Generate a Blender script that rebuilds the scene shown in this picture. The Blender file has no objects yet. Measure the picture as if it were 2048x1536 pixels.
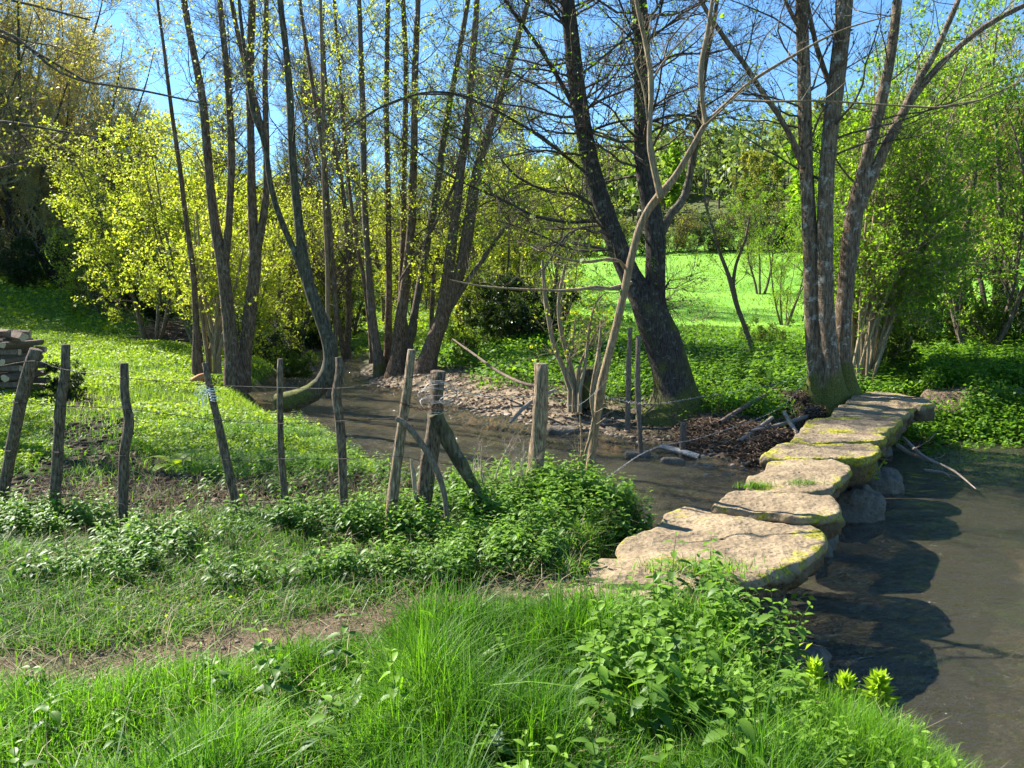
import bpy, math, random
import numpy as np
from mathutils import noise as mnoise, Vector
random.seed(5)
rng = np.random.default_rng(11)
sc = bpy.context.scene
COL = sc.collection
R_ = math.radians

# ------------------------------------------------------------------ camera
EYE = 1.6
FPX = 1536.0
PITCH = math.atan(168 / FPX)
cam_d = bpy.data.cameras.new('camera')
cam = bpy.data.objects.new('camera', cam_d)
COL.objects.link(cam)
cam.location = (0, 0, EYE)
cam.rotation_euler = (math.pi / 2 - PITCH, 0, 0)
cam_d.sensor_width = 36
cam_d.lens = 36 * FPX / 2048
cam_d.clip_end = 2000
cam_d.clip_start = 0.05
sc.camera = cam

# ------------------------------------------------------------------ light
SUN_EL, SUN_BEAR = 43.0, -56.0          # bearing from +Y, negative = left
w = bpy.data.worlds.new('World'); sc.world = w; w.use_nodes = True
nt = w.node_tree
bg = nt.nodes['Background']
sky = nt.nodes.new('ShaderNodeTexSky')
sky.sky_type = 'NISHITA'; sky.sun_disc = False
sky.sun_elevation = R_(SUN_EL); sky.sun_rotation = R_(SUN_BEAR)
sky.air_density = 1.0; sky.dust_density = 0.0; sky.ozone_density = 3.5
tint = nt.nodes.new('ShaderNodeMix'); tint.data_type = 'RGBA'; tint.blend_type = 'MULTIPLY'; tint.inputs[0].default_value = 1; tint.inputs[7].default_value = (0.74, 1.0, 1.12, 1)
nt.links.new(sky.outputs[0], tint.inputs[6]); nt.links.new(tint.outputs[2], bg.inputs[0])
bg.inputs[1].default_value = 0.07
sl = bpy.data.lights.new('sun', 'SUN'); sun = bpy.data.objects.new('sun', sl); COL.objects.link(sun)
sl.energy = 5.0; sl.angle = R_(0.53); sl.color = (1.0, 0.95, 0.86)
sd = Vector((math.sin(R_(SUN_BEAR)) * math.cos(R_(SUN_EL)), math.cos(R_(SUN_BEAR)) * math.cos(R_(SUN_EL)), math.sin(R_(SUN_EL))))
sun.rotation_euler = sd.to_track_quat('Z', 'Y').to_euler()
sun.location = (-20, 14, 30)
sc.view_settings.view_transform = 'Standard'; sc.view_settings.look = 'None'
sc.view_settings.exposure = 1.75
sc.cycles.max_bounces = 7; sc.cycles.diffuse_bounces = 3; sc.cycles.glossy_bounces = 3
sc.cycles.transmission_bounces = 4; sc.cycles.transparent_max_bounces = 8
sc.cycles.caustics_reflective = False; sc.cycles.caustics_refractive = False
sc.cycles.use_adaptive_sampling = True; sc.cycles.adaptive_threshold = 0.02
sc.cycles.use_denoising = True
sc.cycles.sample_clamp_indirect = 6

# ------------------------------------------------------------------ pixel helpers (photo pixels 2048x1536)
cp, sp = math.cos(PITCH), math.sin(PITCH)
def ray(px, py):
    sx = (px - 1024) / FPX; sy = -(py - 768) / FPX
    return np.array([sx, cp + sy * sp, -sp + sy * cp])
def at(px, py, Y):
    d = ray(px, py); return d * (Y / d[1]) + np.array([0, 0, EYE])
def atz(px, py, z=0.0):
    d = ray(px, py); return d * ((z - EYE) / d[2]) + np.array([0, 0, EYE])
def pix(x, y, z):
    v = np.stack([x, y, z - EYE], -1)
    zc = v[..., 1] * cp - v[..., 2] * sp; yc = v[..., 1] * sp + v[..., 2] * cp
    return 1024 + FPX * v[..., 0] / zc, 768 - FPX * yc / zc

def nrm(v, ax=-1):
    return v / np.maximum(np.linalg.norm(v, axis=ax, keepdims=True), 1e-9)
def sst(a, b, x):
    t = np.clip((x - a) / (b - a), 0, 1); return t * t * (3 - 2 * t)

# ------------------------------------------------------------------ 2-D noise
def _hash(i, j, s):
    n = (i * 374761393 + j * 668265263 + s * 2147483647) & 0xffffffff
    n = ((n ^ (n >> 13)) * 1274126177) & 0xffffffff
    return ((n ^ (n >> 16)) & 0xffff) / 65535.0
def vnoise(x, y, s=0):
    xi = np.floor(x).astype(np.int64); yi = np.floor(y).astype(np.int64)
    fx = x - xi; fy = y - yi; fx = fx * fx * (3 - 2 * fx); fy = fy * fy * (3 - 2 * fy)
    a = _hash(xi, yi, s); b = _hash(xi + 1, yi, s); c = _hash(xi, yi + 1, s); d = _hash(xi + 1, yi + 1, s)
    return a + (b - a) * fx + (c - a) * fy + (a - b - c + d) * fx * fy
def fbm(x, y, s=0, o=4):
    t = 0; a = 0.5
    for k in range(o):
        t = t + a * vnoise(x * 2 ** k, y * 2 ** k, s + k * 7); a *= 0.5
    return t / (1 - 0.5 ** o)

# ------------------------------------------------------------------ stream outline
WZ = -0.65
near_px = [(560, 708), (497, 742), (508, 770), (555, 800), (600, 830), (655, 862), (700, 890), (780, 968)]
near_bank = np.array([(-22, 44), (-15, 36), (-10.5, 29)] + [(atz(a, b, -0.1)[0] + (0.25 if b > 815 else 0.05), atz(a, b, -0.1)[1] + (0.45 if b > 815 else 0.0)) for a, b in near_px] +
    [(-0.45, 7.0), (0.3, 6.75), (0.85, 6.5), (1.15, 6.1), (1.42, 5.6), (1.45, 5.0), (1.36, 4.5), (1.42, 3.9), (1.42, 3.35), (1.4, 3.0), (1.62, 2.7), (1.74, 2.25), (2.0, 1.5), (3.0, 0.2), (4.5, -1.5), (6, -8)], float)
far_px = [(700, 696), (735, 712), (712, 735), (728, 757), (765, 775), (850, 786), (888, 803), (980, 834), (1090, 858), (1200, 868), (1290, 884), (1340, 898), (1430, 915), (1515, 938)]
far_bank = [(-20, 50), (-13, 45), (-9.5, 38)] + [tuple(atz(a, b, WZ)[:2]) for a, b in far_px] + \
    [(3.9, 9.8), (4.9, 10.6), (5.7, 11.3), (6.3, 11.9), (7.0, 12.15), (8.0, 12.05), (9.5, 12.3), (12, 12.0), (16, 10), (19, 4), (20, -8)]
far_bank = np.array(far_bank, float)
wpoly = np.concatenate([near_bank, far_bank[::-1]])

def pdist(x, y, pl):
    best = np.full(x.shape, 1e9)
    for a, b in zip(pl[:-1], pl[1:]):
        ab = b - a; t = np.clip(((x - a[0]) * ab[0] + (y - a[1]) * ab[1]) / (ab @ ab), 0, 1)
        best = np.minimum(best, (x - a[0] - t * ab[0]) ** 2 + (y - a[1] - t * ab[1]) ** 2)
    return np.sqrt(best)
def inside(x, y, pl):
    c = np.zeros(x.shape, bool); n = len(pl)
    for i in range(n):
        x1, y1 = pl[i]; x2, y2 = pl[(i + 1) % n]
        if y1 == y2: continue
        cond = ((y1 > y) != (y2 > y)) & (x < (x2 - x1) * (y - y1) / (y2 - y1) + x1)
        c ^= cond
    return c
def stream(x, y):
    x = np.asarray(x, float); y = np.asarray(y, float)
    wob = (fbm(x * 1.3, y * 1.3, 3, 3) - 0.5) * 0.5 * sst(3, 9, np.hypot(x, y))
    dn = pdist(x, y, near_bank); df = pdist(x, y, far_bank)
    ins = inside(x, y, wpoly)
    d = np.minimum(dn, df) * np.where(ins, -1, 1) + wob * 0.6
    return d, dn <= df            # distance (negative in water), True on near side
def land(x, y):
    q = y * 0.95 + 0.22 * x
    rgt = sst(-6, 6, x - 0.02 * y)
    z = np.zeros_like(x)
    z = z + 0.034 * np.maximum(q - 13, 0) * sst(0, 5, x + 3)             # gentle rise beyond the far bank
    z = z + 0.128 * np.maximum(q - 33, 0) * rgt * (1 + 0.016 * np.clip(x - 12, -12, 30))                        # the bright field
    z = z + 0.14 * np.maximum(q - 78, 0) * sst(-40, 30, x)
    z = z + 0.03 * np.maximum(y - 45, 0) * (1 - rgt) + 0.10 * np.maximum(y - 90, 0) * (1 - rgt)
    z = z + 0.11 * np.maximum(-x - 15 , 0) * sst(10, 25, y) + 0.10 * np.maximum(-x - 8 - 0.1 * y, 0) * sst(24, 40, y)
    z = z - (0.22 + 0.10 * sst(11, 13, y)) * np.exp(-(pdist(x, y, near_bank) / 1.9) ** 2) * sst(6.6, 8.5, y)
    z = z - 0.14 * sst(4, 8, x) * sst(16, 10, y) * sst(8, 11, y)
    z = z + 0.04 * np.exp(-(((x - 0.15) / 0.8) ** 2 + ((y - 5.9) / 0.55) ** 2))
    z = z + (fbm(x * 0.5, y * 0.5, 11, 4) - 0.5) * 0.22 * sst(4, 12, np.hypot(x, y)) + (fbm(x * 2.2, y * 2.2, 5, 3) - 0.5) * 0.07
    cap_ = 16 + 5 * sst(20, 90, x) + 6 * fbm(x * 0.012, y * 0.012, 17, 2); z = np.where(z > cap_ * 0.7, cap_ * 0.7 + (cap_ * 0.3) * np.tanh((z - cap_ * 0.7) / (cap_ * 0.3)), z)
    return z
def hgt(x, y):
    x = np.asarray(x, float); y = np.asarray(y, float)
    d, near = stream(x, y)
    L = land(x, y)
    bw = np.where(near, np.where(y < 6.5, 0.42, 0.65), np.where(x < 4.6, 4.2, 1.1))
    bw = np.where(near & (y > 17), 0.8, bw)
    t = np.clip(d / bw, 0, 1)
    slabz = sst(0.12, -0.02, np.abs((x - 1.3) * 0.866 - (y - 4.75) * 0.5) - 0.72) * sst(4.0, 4.3, (x * 0.5 + y * 0.866)) 
    L = L - 0.22 * slabz
    prof = np.where(near, 1 - (1 - t) ** 2.2, 0.75 * t + 0.25 * t * t * (3 - 2 * t))
    prof = np.where(~near & (x < 4.6), np.minimum(1, t * 0.85 + 0.15 * sst(0.03, 0.2, t)), prof)
    out = WZ - 0.02 + (L - WZ + 0.02) * prof + 0.05 * sst(0, 0.1, d) * (fbm(x * 5, y * 5, 21, 3) - 0.4) * np.clip(1.2 - d / bw * 0.6, 0.2, 1)
    shallow = sst(3.3, 1.9, y) + 0.8 * np.exp(-(((x - 2.7) / 1.0) ** 2 + ((y - 10.0) / 0.9) ** 2)) + 0.5 * sst(13, 20, y)
    dep = (0.50 - 0.30 * np.clip(shallow, 0, 1)) * (1 - np.exp(np.minimum(d, 0) / 0.55))
    dep = dep * (1 - 0.45 * np.clip(sst(1.8, 3, x) * sst(7, 4, y) * 1.3, 0, 1))
    bed = WZ - 0.02 - dep + (fbm(x * 3, y * 3, 8, 3) - 0.5) * 0.09 * sst(0, -0.3, d)
    spit = 0.62 * np.exp(-(((x - 2.55) / 0.75) ** 2 + ((y - 10.55) / 0.42) ** 2))
    bed = bed + spit * 0.35
    return np.where(d > 0, out, bed)
def h1(x, y): return float(hgt(np.array([x]), np.array([y]))[0])

# ------------------------------------------------------------------ mesh builder (quads only)
class MB:
    def __init__(s): s.v = []; s.f = []; s.r = []; s.n = 0
    def add(s, v, f, r=None):
        v = np.asarray(v, np.float32).reshape(-1, 3); f = np.asarray(f, np.int64).reshape(-1, 4)
        if len(f) == 0: return
        s.v.append(v); s.f.append(f + s.n); s.n += len(v)
        s.r.append(np.full(len(f), 0.5, np.float32) if r is None else np.broadcast_to(np.asarray(r, np.float32), (len(f),)))
    def mesh(s, name, mat, origin=(0, 0, 0), smooth=True):
        v = np.concatenate(s.v) - np.asarray(origin, np.float32); f = np.concatenate(s.f); r = np.concatenate(s.r)
        m = bpy.data.meshes.new(name)
        m.vertices.add(len(v)); m.vertices.foreach_set('co', v.astype(np.float32).ravel())
        m.loops.add(f.size); m.loops.foreach_set('vertex_index', f.astype(np.int32).ravel())
        m.polygons.add(len(f)); m.polygons.foreach_set('loop_start', np.arange(0, f.size, 4, dtype=np.int32))
        m.polygons.foreach_set('loop_total', np.full(len(f), 4, np.int32))
        m.polygons.foreach_set('use_smooth', np.full(len(f), smooth))
        m.update(calc_edges=True)
        a = m.attributes.new('rnd', 'FLOAT', 'FACE'); a.data.foreach_set('value', r.astype(np.float32))
        m.materials.append(mat)
        return m
    def build(s, name, mat, parent=None, origin=(0, 0, 0), smooth=True):
        return link(name, s.mesh(name, mat, origin, smooth), parent, origin if parent is None else (0, 0, 0))
def link(name, mesh, parent=None, loc=(0, 0, 0)):
    o = bpy.data.objects.new(name, mesh); COL.objects.link(o); o.location = loc
    if parent is not None: o.parent = parent
    return o
def tag(o, label=None, cat=None, group=None, kind=None):
    if label: o['label'] = label
    if cat: o['category'] = cat
    if group: o['group'] = group
    if kind: o['kind'] = kind
    return o
def thing(name, loc, label, cat, group=None):
    o = bpy.data.objects.new(name, None); COL.objects.link(o); o.location = loc; o.empty_display_size = 0.2
    return tag(o, label, cat, group)
def dup_tree(o, parent=None):
    c = o.copy(); COL.objects.link(c); c.parent = parent
    for ch in o.children: dup_tree(ch, c)
    return c

def tubes(mb, P, R, sides=3, rnd=None, lump=0.0, cap=False):
    P = np.asarray(P, float); R = np.asarray(R, float)
    if P.ndim == 2: P = P[None]; R = R[None]
    N, K = P.shape[:2]
    if N == 0: return
    if cap:
        T1 = nrm(P[:, -1] - P[:, -2])
        P = np.concatenate([P, P[:, -1:] + T1[:, None] * R[:, -1:, None] * 0.12, P[:, -1:] + T1[:, None] * R[:, -1:, None] * 0.16], 1)
        R = np.concatenate([R, R[:, -1:] * 0.86, R[:, -1:] * 0.02], 1)
        K += 2
    T = nrm(np.gradient(P, axis=1))
    D = np.abs(P[:, -1] - P[:, 0]); ref = np.zeros((N, 3)); ref[np.arange(N), np.argmin(D, 1)] = 1
    U = nrm(np.cross(T, ref[:, None, :])); V = np.cross(T, U)
    a = np.linspace(0, 2 * np.pi, sides, endpoint=False)
    RR = R[:, :, None] * np.ones(sides)
    if lump:
        ph = rng.uniform(0, 6.28, (N, 4, 1, 1)); k = np.arange(K)[None, :, None] / K
        RR = RR * (1 + lump * (np.sin(2 * a + ph[:, 0] + k * 7) + 0.8 * np.sin(3 * a + ph[:, 1] - k * 11) + 0.6 * np.sin(5 * a + ph[:, 2] + k * 23) + 0.5 * np.sin(ph[:, 3] + k * 31)) * 0.5 + lump * 0.35 * rng.normal(0, 1, RR.shape))
    X = P[:, :, None] + RR[..., None] * (np.cos(a)[:, None] * U[:, :, None] + np.sin(a)[:, None] * V[:, :, None])
    idx = np.arange(N * K * sides).reshape(N, K, sides)
    nx = np.roll(idx, -1, 2)
    f = np.stack([idx[:, :-1], nx[:, :-1], nx[:, 1:], idx[:, 1:]], -1).reshape(-1, 4)
    if rnd is None: rnd = np.repeat(rng.uniform(0, 1, N), (K - 1) * sides)
    mb.add(X, f, rnd)

def cat_rom(pts, K):
    pts = np.asarray(pts, float); n = len(pts)
    q = np.vstack([2 * pts[0] - pts[1], pts, 2 * pts[-1] - pts[-2]])
    seg = np.r_[0, np.cumsum(np.linalg.norm(np.diff(pts[:, :3], axis=0), axis=1))]
    u = np.interp(np.linspace(0, seg[-1], K), seg, np.arange(n)); i = np.minimum(u.astype(int), n - 2); t = (u - i)[:, None]
    p0, p1, p2, p3 = q[i], q[i + 1], q[i + 2], q[i + 3]
    return 0.5 * (2 * p1 + (p2 - p0) * t + (2 * p0 - 5 * p1 + 4 * p2 - p3) * t ** 2 + (3 * p1 - p0 - 3 * p2 + p3) * t ** 3)

def stem_px(pts, Y, K=28, Y2=None):
    """pixel polyline (x, y, width px) -> world points and radii; Y = distance at the first point, Y2 at the last"""
    n = len(pts); Y2 = Y if Y2 is None else Y2
    w_ = []
    for k, (a, b, c) in enumerate(pts):
        y = Y + (Y2 - Y) * k / (n - 1)
        w_.append([*at(a, b, y), c * y / FPX / 2])
    W = cat_rom(w_, K); return W[:, :3], np.maximum(W[:, 3], 0.002)

def spawn(P, R, n, t0, t1, l0, l1, ang=(30, 70), K=6, up=0.05, wob=0.12, rf=0.5, rmin=0.002, tip=0.3, bias=None, taper=0.5):
    N, Kp = P.shape[:2]
    idx = np.repeat(np.arange(N), n); M = len(idx)
    t = rng.uniform(t0, t1, M); f = t * (Kp - 1); i = np.minimum(f.astype(int), Kp - 2); fr = (f - i)[:, None]
    pos = P[idx, i] * (1 - fr) + P[idx, i + 1] * fr
    rad = R[idx, i] * (1 - fr[:, 0]) + R[idx, i + 1] * fr[:, 0]
    tan = nrm(P[idx, i + 1] - P[idx, i])
    v = rng.normal(0, 1, (M, 3)); v[:, 2] *= 0.6
    if bias is not None: v += np.asarray(bias)
    v = nrm(v - (v * tan).sum(1, keepdims=True) * tan)
    a = np.radians(rng.uniform(ang[0], ang[1], M))[:, None]
    d = np.cos(a) * tan + np.sin(a) * v
    L = rng.uniform(l0, l1, M) * (1 - taper * (t - t0) / max(t1 - t0, 1e-6))
    out = np.zeros((M, K, 3)); out[:, 0] = pos
    for k in range(1, K):
        d = nrm(d + rng.normal(0, wob, (M, 3)) + np.array([0, 0, up]))
        out[:, k] = out[:, k - 1] + d * (L / (K - 1))[:, None]
    r0 = np.maximum(np.minimum(rad * rf, L * 0.018), rmin)
    Rr = r0[:, None] * np.linspace(1, tip, K)
    return out, np.maximum(Rr, rmin * 0.6)

def along(P, n, t0=0.15, t1=1.0):
    N, Kp = P.shape[:2]; idx = np.repeat(np.arange(N), n); M = len(idx)
    f = rng.uniform(t0, t1, M) * (Kp - 1); i = np.minimum(f.astype(int), Kp - 2); fr = (f - i)[:, None]
    return P[idx, i] * (1 - fr) + P[idx, i + 1] * fr, nrm(P[idx, i + 1] - P[idx, i])

def leaves(mb, pos, axis, size, width=0.62, flat=0.5, jitter=0.8, rnd=None):
    """one folded four-sided blade per leaf"""
    M = len(pos)
    if M == 0: return
    ax = nrm(axis + rng.normal(0, jitter, (M, 3)))
    up = nrm(np.array([0, 0, 1.0]) * flat + rng.normal(0, 0.6, (M, 3)))
    s = nrm(np.cross(ax, up)); n = np.cross(s, ax)
    L = (size if np.ndim(size) else rng.uniform(0.7, 1.25, M) * size)[:, None]
    W = L * width * 0.5
    a = pos; b = pos + ax * L * 0.42 + s * W + n * L * 0.10; c = pos + ax * L - n * L * 0.06; e = pos + ax * L * 0.42 - s * W + n * L * 0.10
    X = np.stack([a, b, c, e], 1)
    mb.add(X, np.arange(M * 4).reshape(M, 4), rng.uniform(0, 1, M) if rnd is None else rnd)

# ------------------------------------------------------------------ materials
def nodes(name):
    m = bpy.data.materials.new(name); m.use_nodes = True
    n = m.node_tree.nodes; l = m.node_tree.links
    return m, n, l, n['Principled BSDF'], n['Material Output']
def N_(n, t, **kw):
    x = n.new(t)
    for k, v in kw.items():
        if k.startswith('i_'):
            key = k[2:]; x.inputs[int(key) if key.isdigit() else key.replace('_', ' ')].default_value = v
        else: setattr(x, k, v)
    return x
def ramp(n, stops, interp='LINEAR'):
    r = n.new('ShaderNodeValToRGB'); r.color_ramp.interpolation = interp
    e = r.color_ramp.elements
    while len(e) < len(stops): e.new(0.5)
    for k, (p, c) in enumerate(stops):
        e[k].position = p; e[k].color = (*c, 1) if len(c) == 3 else c
    return r
def leaf_mat(name, c1, c2, trans=0.5, tcol=None, rough=0.5, spec=0.32):
    m, n, l, p, o = nodes(name)
    a = N_(n, 'ShaderNodeAttribute', attribute_name='rnd')
    mid = tuple((x + y) / 2 for x, y in zip(c1, c2))
    r = ramp(n, [(0.0, c1), (0.55, mid), (1.0, c2)])
    l.new(a.outputs['Fac'], r.inputs[0]); l.new(r.outputs[0], p.inputs['Base Color'])
    p.inputs['Roughness'].default_value = rough; p.inputs['Specular IOR Level'].default_value = spec
    t = n.new('ShaderNodeBsdfTranslucent')
    mu = N_(n, 'ShaderNodeMix', data_type='RGBA', blend_type='MULTIPLY'); mu.inputs[0].default_value = 1
    l.new(r.outputs[0], mu.inputs[6]); mu.inputs[7].default_value = (*(tcol or (2.1, 1.9, 0.9)), 1)
    l.new(mu.outputs[2], t.inputs[0])
    mx = n.new('ShaderNodeMixShader'); mx.inputs[0].default_value = trans
    l.new(p.outputs[0], mx.inputs[1]); l.new(t.outputs[0], mx.inputs[2]); l.new(mx.outputs[0], o.inputs[0])
    return m
def bark_mat(name, dark, light, lichen=(0.45, 0.47, 0.40), lich=0.35, moss=0.0, moss_h=1.0, scale=1.0, bump=0.6, ring=0.0):
    m, n, l, p, o = nodes(name)
    tc = n.new('ShaderNodeTexCoord')
    mp = N_(n, 'ShaderNodeMapping'); mp.inputs['Scale'].default_value = (14 * scale, 14 * scale, 2.6 * scale)
    l.new(tc.outputs['Object'], mp.inputs[0])
    n1 = N_(n, 'ShaderNodeTexNoise', i_Scale=2.6, i_Detail=7.0, i_Roughness=0.7); l.new(mp.outputs[0], n1.inputs[0])
    r1 = ramp(n, [(0.36, dark), (0.5, tuple((a * .6 + b * .4) for a, b in zip(dark, light))), (0.64, light)]); l.new(n1.outputs[0], r1.inputs[0])
    n2 = N_(n, 'ShaderNodeTexNoise', i_Scale=7.0 * scale, i_Detail=5.0, i_Roughness=0.75); l.new(tc.outputs['Object'], n2.inputs[0])
    r2 = ramp(n, [(0.56, (0, 0, 0)), (0.63, (1, 1, 1))]); l.new(n2.outputs[0], r2.inputs[0])
    mm = N_(n, 'ShaderNodeMath', operation='MULTIPLY', i_1=lich); l.new(r2.outputs[0], mm.inputs[0])
    mx = N_(n, 'ShaderNodeMix', data_type='RGBA'); l.new(mm.outputs[0], mx.inputs[0]); l.new(r1.outputs[0], mx.inputs[6]); mx.inputs[7].default_value = (*lichen, 1)
    last = mx.outputs[2]
    if moss > 0:
        sx = n.new('ShaderNodeSeparateXYZ'); l.new(tc.outputs['Object'], sx.inputs[0])
        mr = N_(n, 'ShaderNodeMapRange', i_1=moss_h, i_2=0.0, i_3=0.0, i_4=moss); l.new(sx.outputs[2], mr.inputs[0])
        n3 = N_(n, 'ShaderNodeTexNoise', i_Scale=2.2, i_Detail=4.0); l.new(tc.outputs['Object'], n3.inputs[0])
        ad = N_(n, 'ShaderNodeMath', operation='ADD'); l.new(mr.outputs[0], ad.inputs[0]); l.new(n3.outputs[0], ad.inputs[1])
        ge = n.new('ShaderNodeNewGeometry'); s2 = n.new('ShaderNodeSeparateXYZ'); l.new(ge.outputs['Normal'], s2.inputs[0])
        ad9 = N_(n, 'ShaderNodeMath', operation='MULTIPLY_ADD', i_1=0.28); l.new(s2.outputs[2], ad9.inputs[0]); l.new(ad.outputs[0], ad9.inputs[2])
        r3 = ramp(n, [(0.74, (0, 0, 0)), (0.92, (1, 1, 1))]); l.new(ad9.outputs[0], r3.inputs[0])
        n4 = N_(n, 'ShaderNodeTexNoise', i_Scale=60.0, i_Detail=3.0); l.new(tc.outputs['Object'], n4.inputs[0])
        r4 = ramp(n, [(0.3, (0.035, 0.042, 0.012)), (0.7, (0.16, 0.155, 0.03))]); l.new(n4.outputs[0], r4.inputs[0])
        m2 = N_(n, 'ShaderNodeMix', data_type='RGBA'); l.new(r3.outputs[0], m2.inputs[0]); l.new(last, m2.inputs[6]); l.new(r4.outputs[0], m2.inputs[7])
        last = m2.outputs[2]
    l.new(last, p.inputs['Base Color']); p.inputs['Roughness'].default_value = 0.9; p.inputs['Specular IOR Level'].default_value = 0.25
    hgt_out = n1.outputs[0]
    if ring > 0:
        mp2 = N_(n, 'ShaderNodeMapping'); mp2.inputs['Scale'].default_value = (3, 3, 40); l.new(tc.outputs['Object'], mp2.inputs[0])
        n5 = N_(n, 'ShaderNodeTexNoise', i_Scale=1.2, i_Detail=4.0); l.new(mp2.outputs[0], n5.inputs[0])
        ma = N_(n, 'ShaderNodeMath', operation='MULTIPLY_ADD', i_1=ring); l.new(n5.outputs[0], ma.inputs[0]); l.new(n1.outputs[0], ma.inputs[2]); hgt_out = ma.outputs[0]
    bp = N_(n, 'ShaderNodeBump', i_Strength=bump, i_Distance=0.03); l.new(hgt_out, bp.inputs['Height']); l.new(bp.outputs[0], p.inputs['Normal'])
    return m

M = {}
M['bark_alder'] = bark_mat('bark_alder', (0.04, 0.026, 0.017), (0.25, 0.165, 0.105), lich=0.22, ring=0.5)
M['bark_grey'] = bark_mat('bark_grey', (0.05, 0.04, 0.03), (0.21, 0.165, 0.12), lich=0.2, moss=0.25, moss_h=1.6)
M['bark_dark'] = bark_mat('bark_dark', (0.018, 0.014, 0.011), (0.10, 0.08, 0.065), lich=0.22, moss=0.35, moss_h=3.0, scale=1.3, bump=1.0)
M['bark_right'] = bark_mat('bark_right', (0.045, 0.030, 0.019), (0.28, 0.20, 0.125), lichen=(0.5, 0.5, 0.44), lich=0.5, moss=0.55, moss_h=1.3, ring=0.6)
M['bark_pale'] = bark_mat('bark_pale', (0.12, 0.08, 0.045), (0.36, 0.26, 0.155), lich=0.12, scale=1.6, bump=0.5)
M['bark_moss'] = bark_mat('bark_moss', (0.025, 0.021, 0.014), (0.15, 0.125, 0.08), lich=0.15, moss=0.36, moss_h=1.2)
M['twig'] = bark_mat('twig', (0.05, 0.038, 0.028), (0.16, 0.12, 0.085), lich=0.0, bump=0.1)
M['twig_olive'] = bark_mat('twig_olive', (0.20, 0.17, 0.09), (0.46, 0.39, 0.22), lich=0.0, bump=0.1)
M['hazel_stem'] = bark_mat('hazel_stem', (0.16, 0.12, 0.07), (0.42, 0.33, 0.20), lich=0.0, bump=0.2)
M['post'] = bark_mat('post_wood', (0.035, 0.023, 0.015), (0.34, 0.25, 0.17), lich=0.15, scale=2.4, bump=1.0)
M['post_pale'] = bark_mat('post_pale_wood', (0.07, 0.045, 0.028), (0.58, 0.42, 0.26), lich=0.1, scale=2.0, bump=1.0)
M['dead'] = bark_mat('dead_wood', (0.08, 0.055, 0.04), (0.30, 0.22, 0.16), lich=0.1, scale=2.5)
M['dead_pale'] = bark_mat('dead_pale_wood', (0.25, 0.19, 0.14), (0.52, 0.42, 0.32), lich=0.0, scale=2.5)
M['leaf_lime'] = leaf_mat('leaf_lime', (0.22, 0.28, 0.03), (0.46, 0.48, 0.08), 0.58, tcol=(1.55, 1.6, 0.6))
M['leaf_spring'] = leaf_mat('leaf_spring', (0.08, 0.17, 0.012), (0.25, 0.36, 0.03), 0.55, tcol=(1.7, 1.8, 0.7))
M['leaf_green'] = leaf_mat('leaf_green', (0.03, 0.07, 0.01), (0.12, 0.20, 0.025), 0.5)
M['leaf_gold'] = leaf_mat('leaf_gold', (0.22, 0.20, 0.04), (0.50, 0.42, 0.13), 0.6, tcol=(1.5, 1.45, 0.8))
M['leaf_dark'] = leaf_mat('leaf_dark', (0.012, 0.03, 0.008), (0.05, 0.085, 0.02), 0.25, rough=0.35)
M['leaf_olive'] = leaf_mat('leaf_olive', (0.12, 0.14, 0.02), (0.30, 0.30, 0.06), 0.5, tcol=(1.6, 1.6, 0.7))
M['nettle'] = leaf_mat('nettle_leaf', (0.022, 0.075, 0.010), (0.19, 0.33, 0.03), 0.42, tcol=(1.9, 2.0, 0.8), rough=0.5, spec=0.35)
M['grass'] = leaf_mat('grass_blade', (0.022, 0.085, 0.008), (0.17, 0.32, 0.025), 0.45, tcol=(1.7, 1.9, 0.7), rough=0.5, spec=0.25)
M['grass_short'] = leaf_mat('grass_short_blade', (0.07, 0.15, 0.012), (0.26, 0.37, 0.04), 0.45, tcol=(1.7, 1.7, 0.6), rough=0.5, spec=0.35)
M['grass_mid'] = leaf_mat('trampled_grass_blade', (0.04, 0.115, 0.012), (0.19, 0.33, 0.035), 0.42, tcol=(1.7, 1.8, 0.65), rough=0.5, spec=0.35)
M['herb'] = leaf_mat('herb_leaf', (0.10, 0.18, 0.014), (0.28, 0.37, 0.035), 0.45, tcol=(1.7, 1.7, 0.6), rough=0.55, spec=0.3)
M['herb_green'] = leaf_mat('herb_green_leaf', (0.035, 0.10, 0.012), (0.15, 0.29, 0.025), 0.45, rough=0.55, spec=0.3)
M['dry'] = leaf_mat('dry_litter', (0.06, 0.038, 0.024), (0.30, 0.21, 0.14), 0.1, tcol=(1, 1, 1), rough=0.9, spec=0.1)

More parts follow.
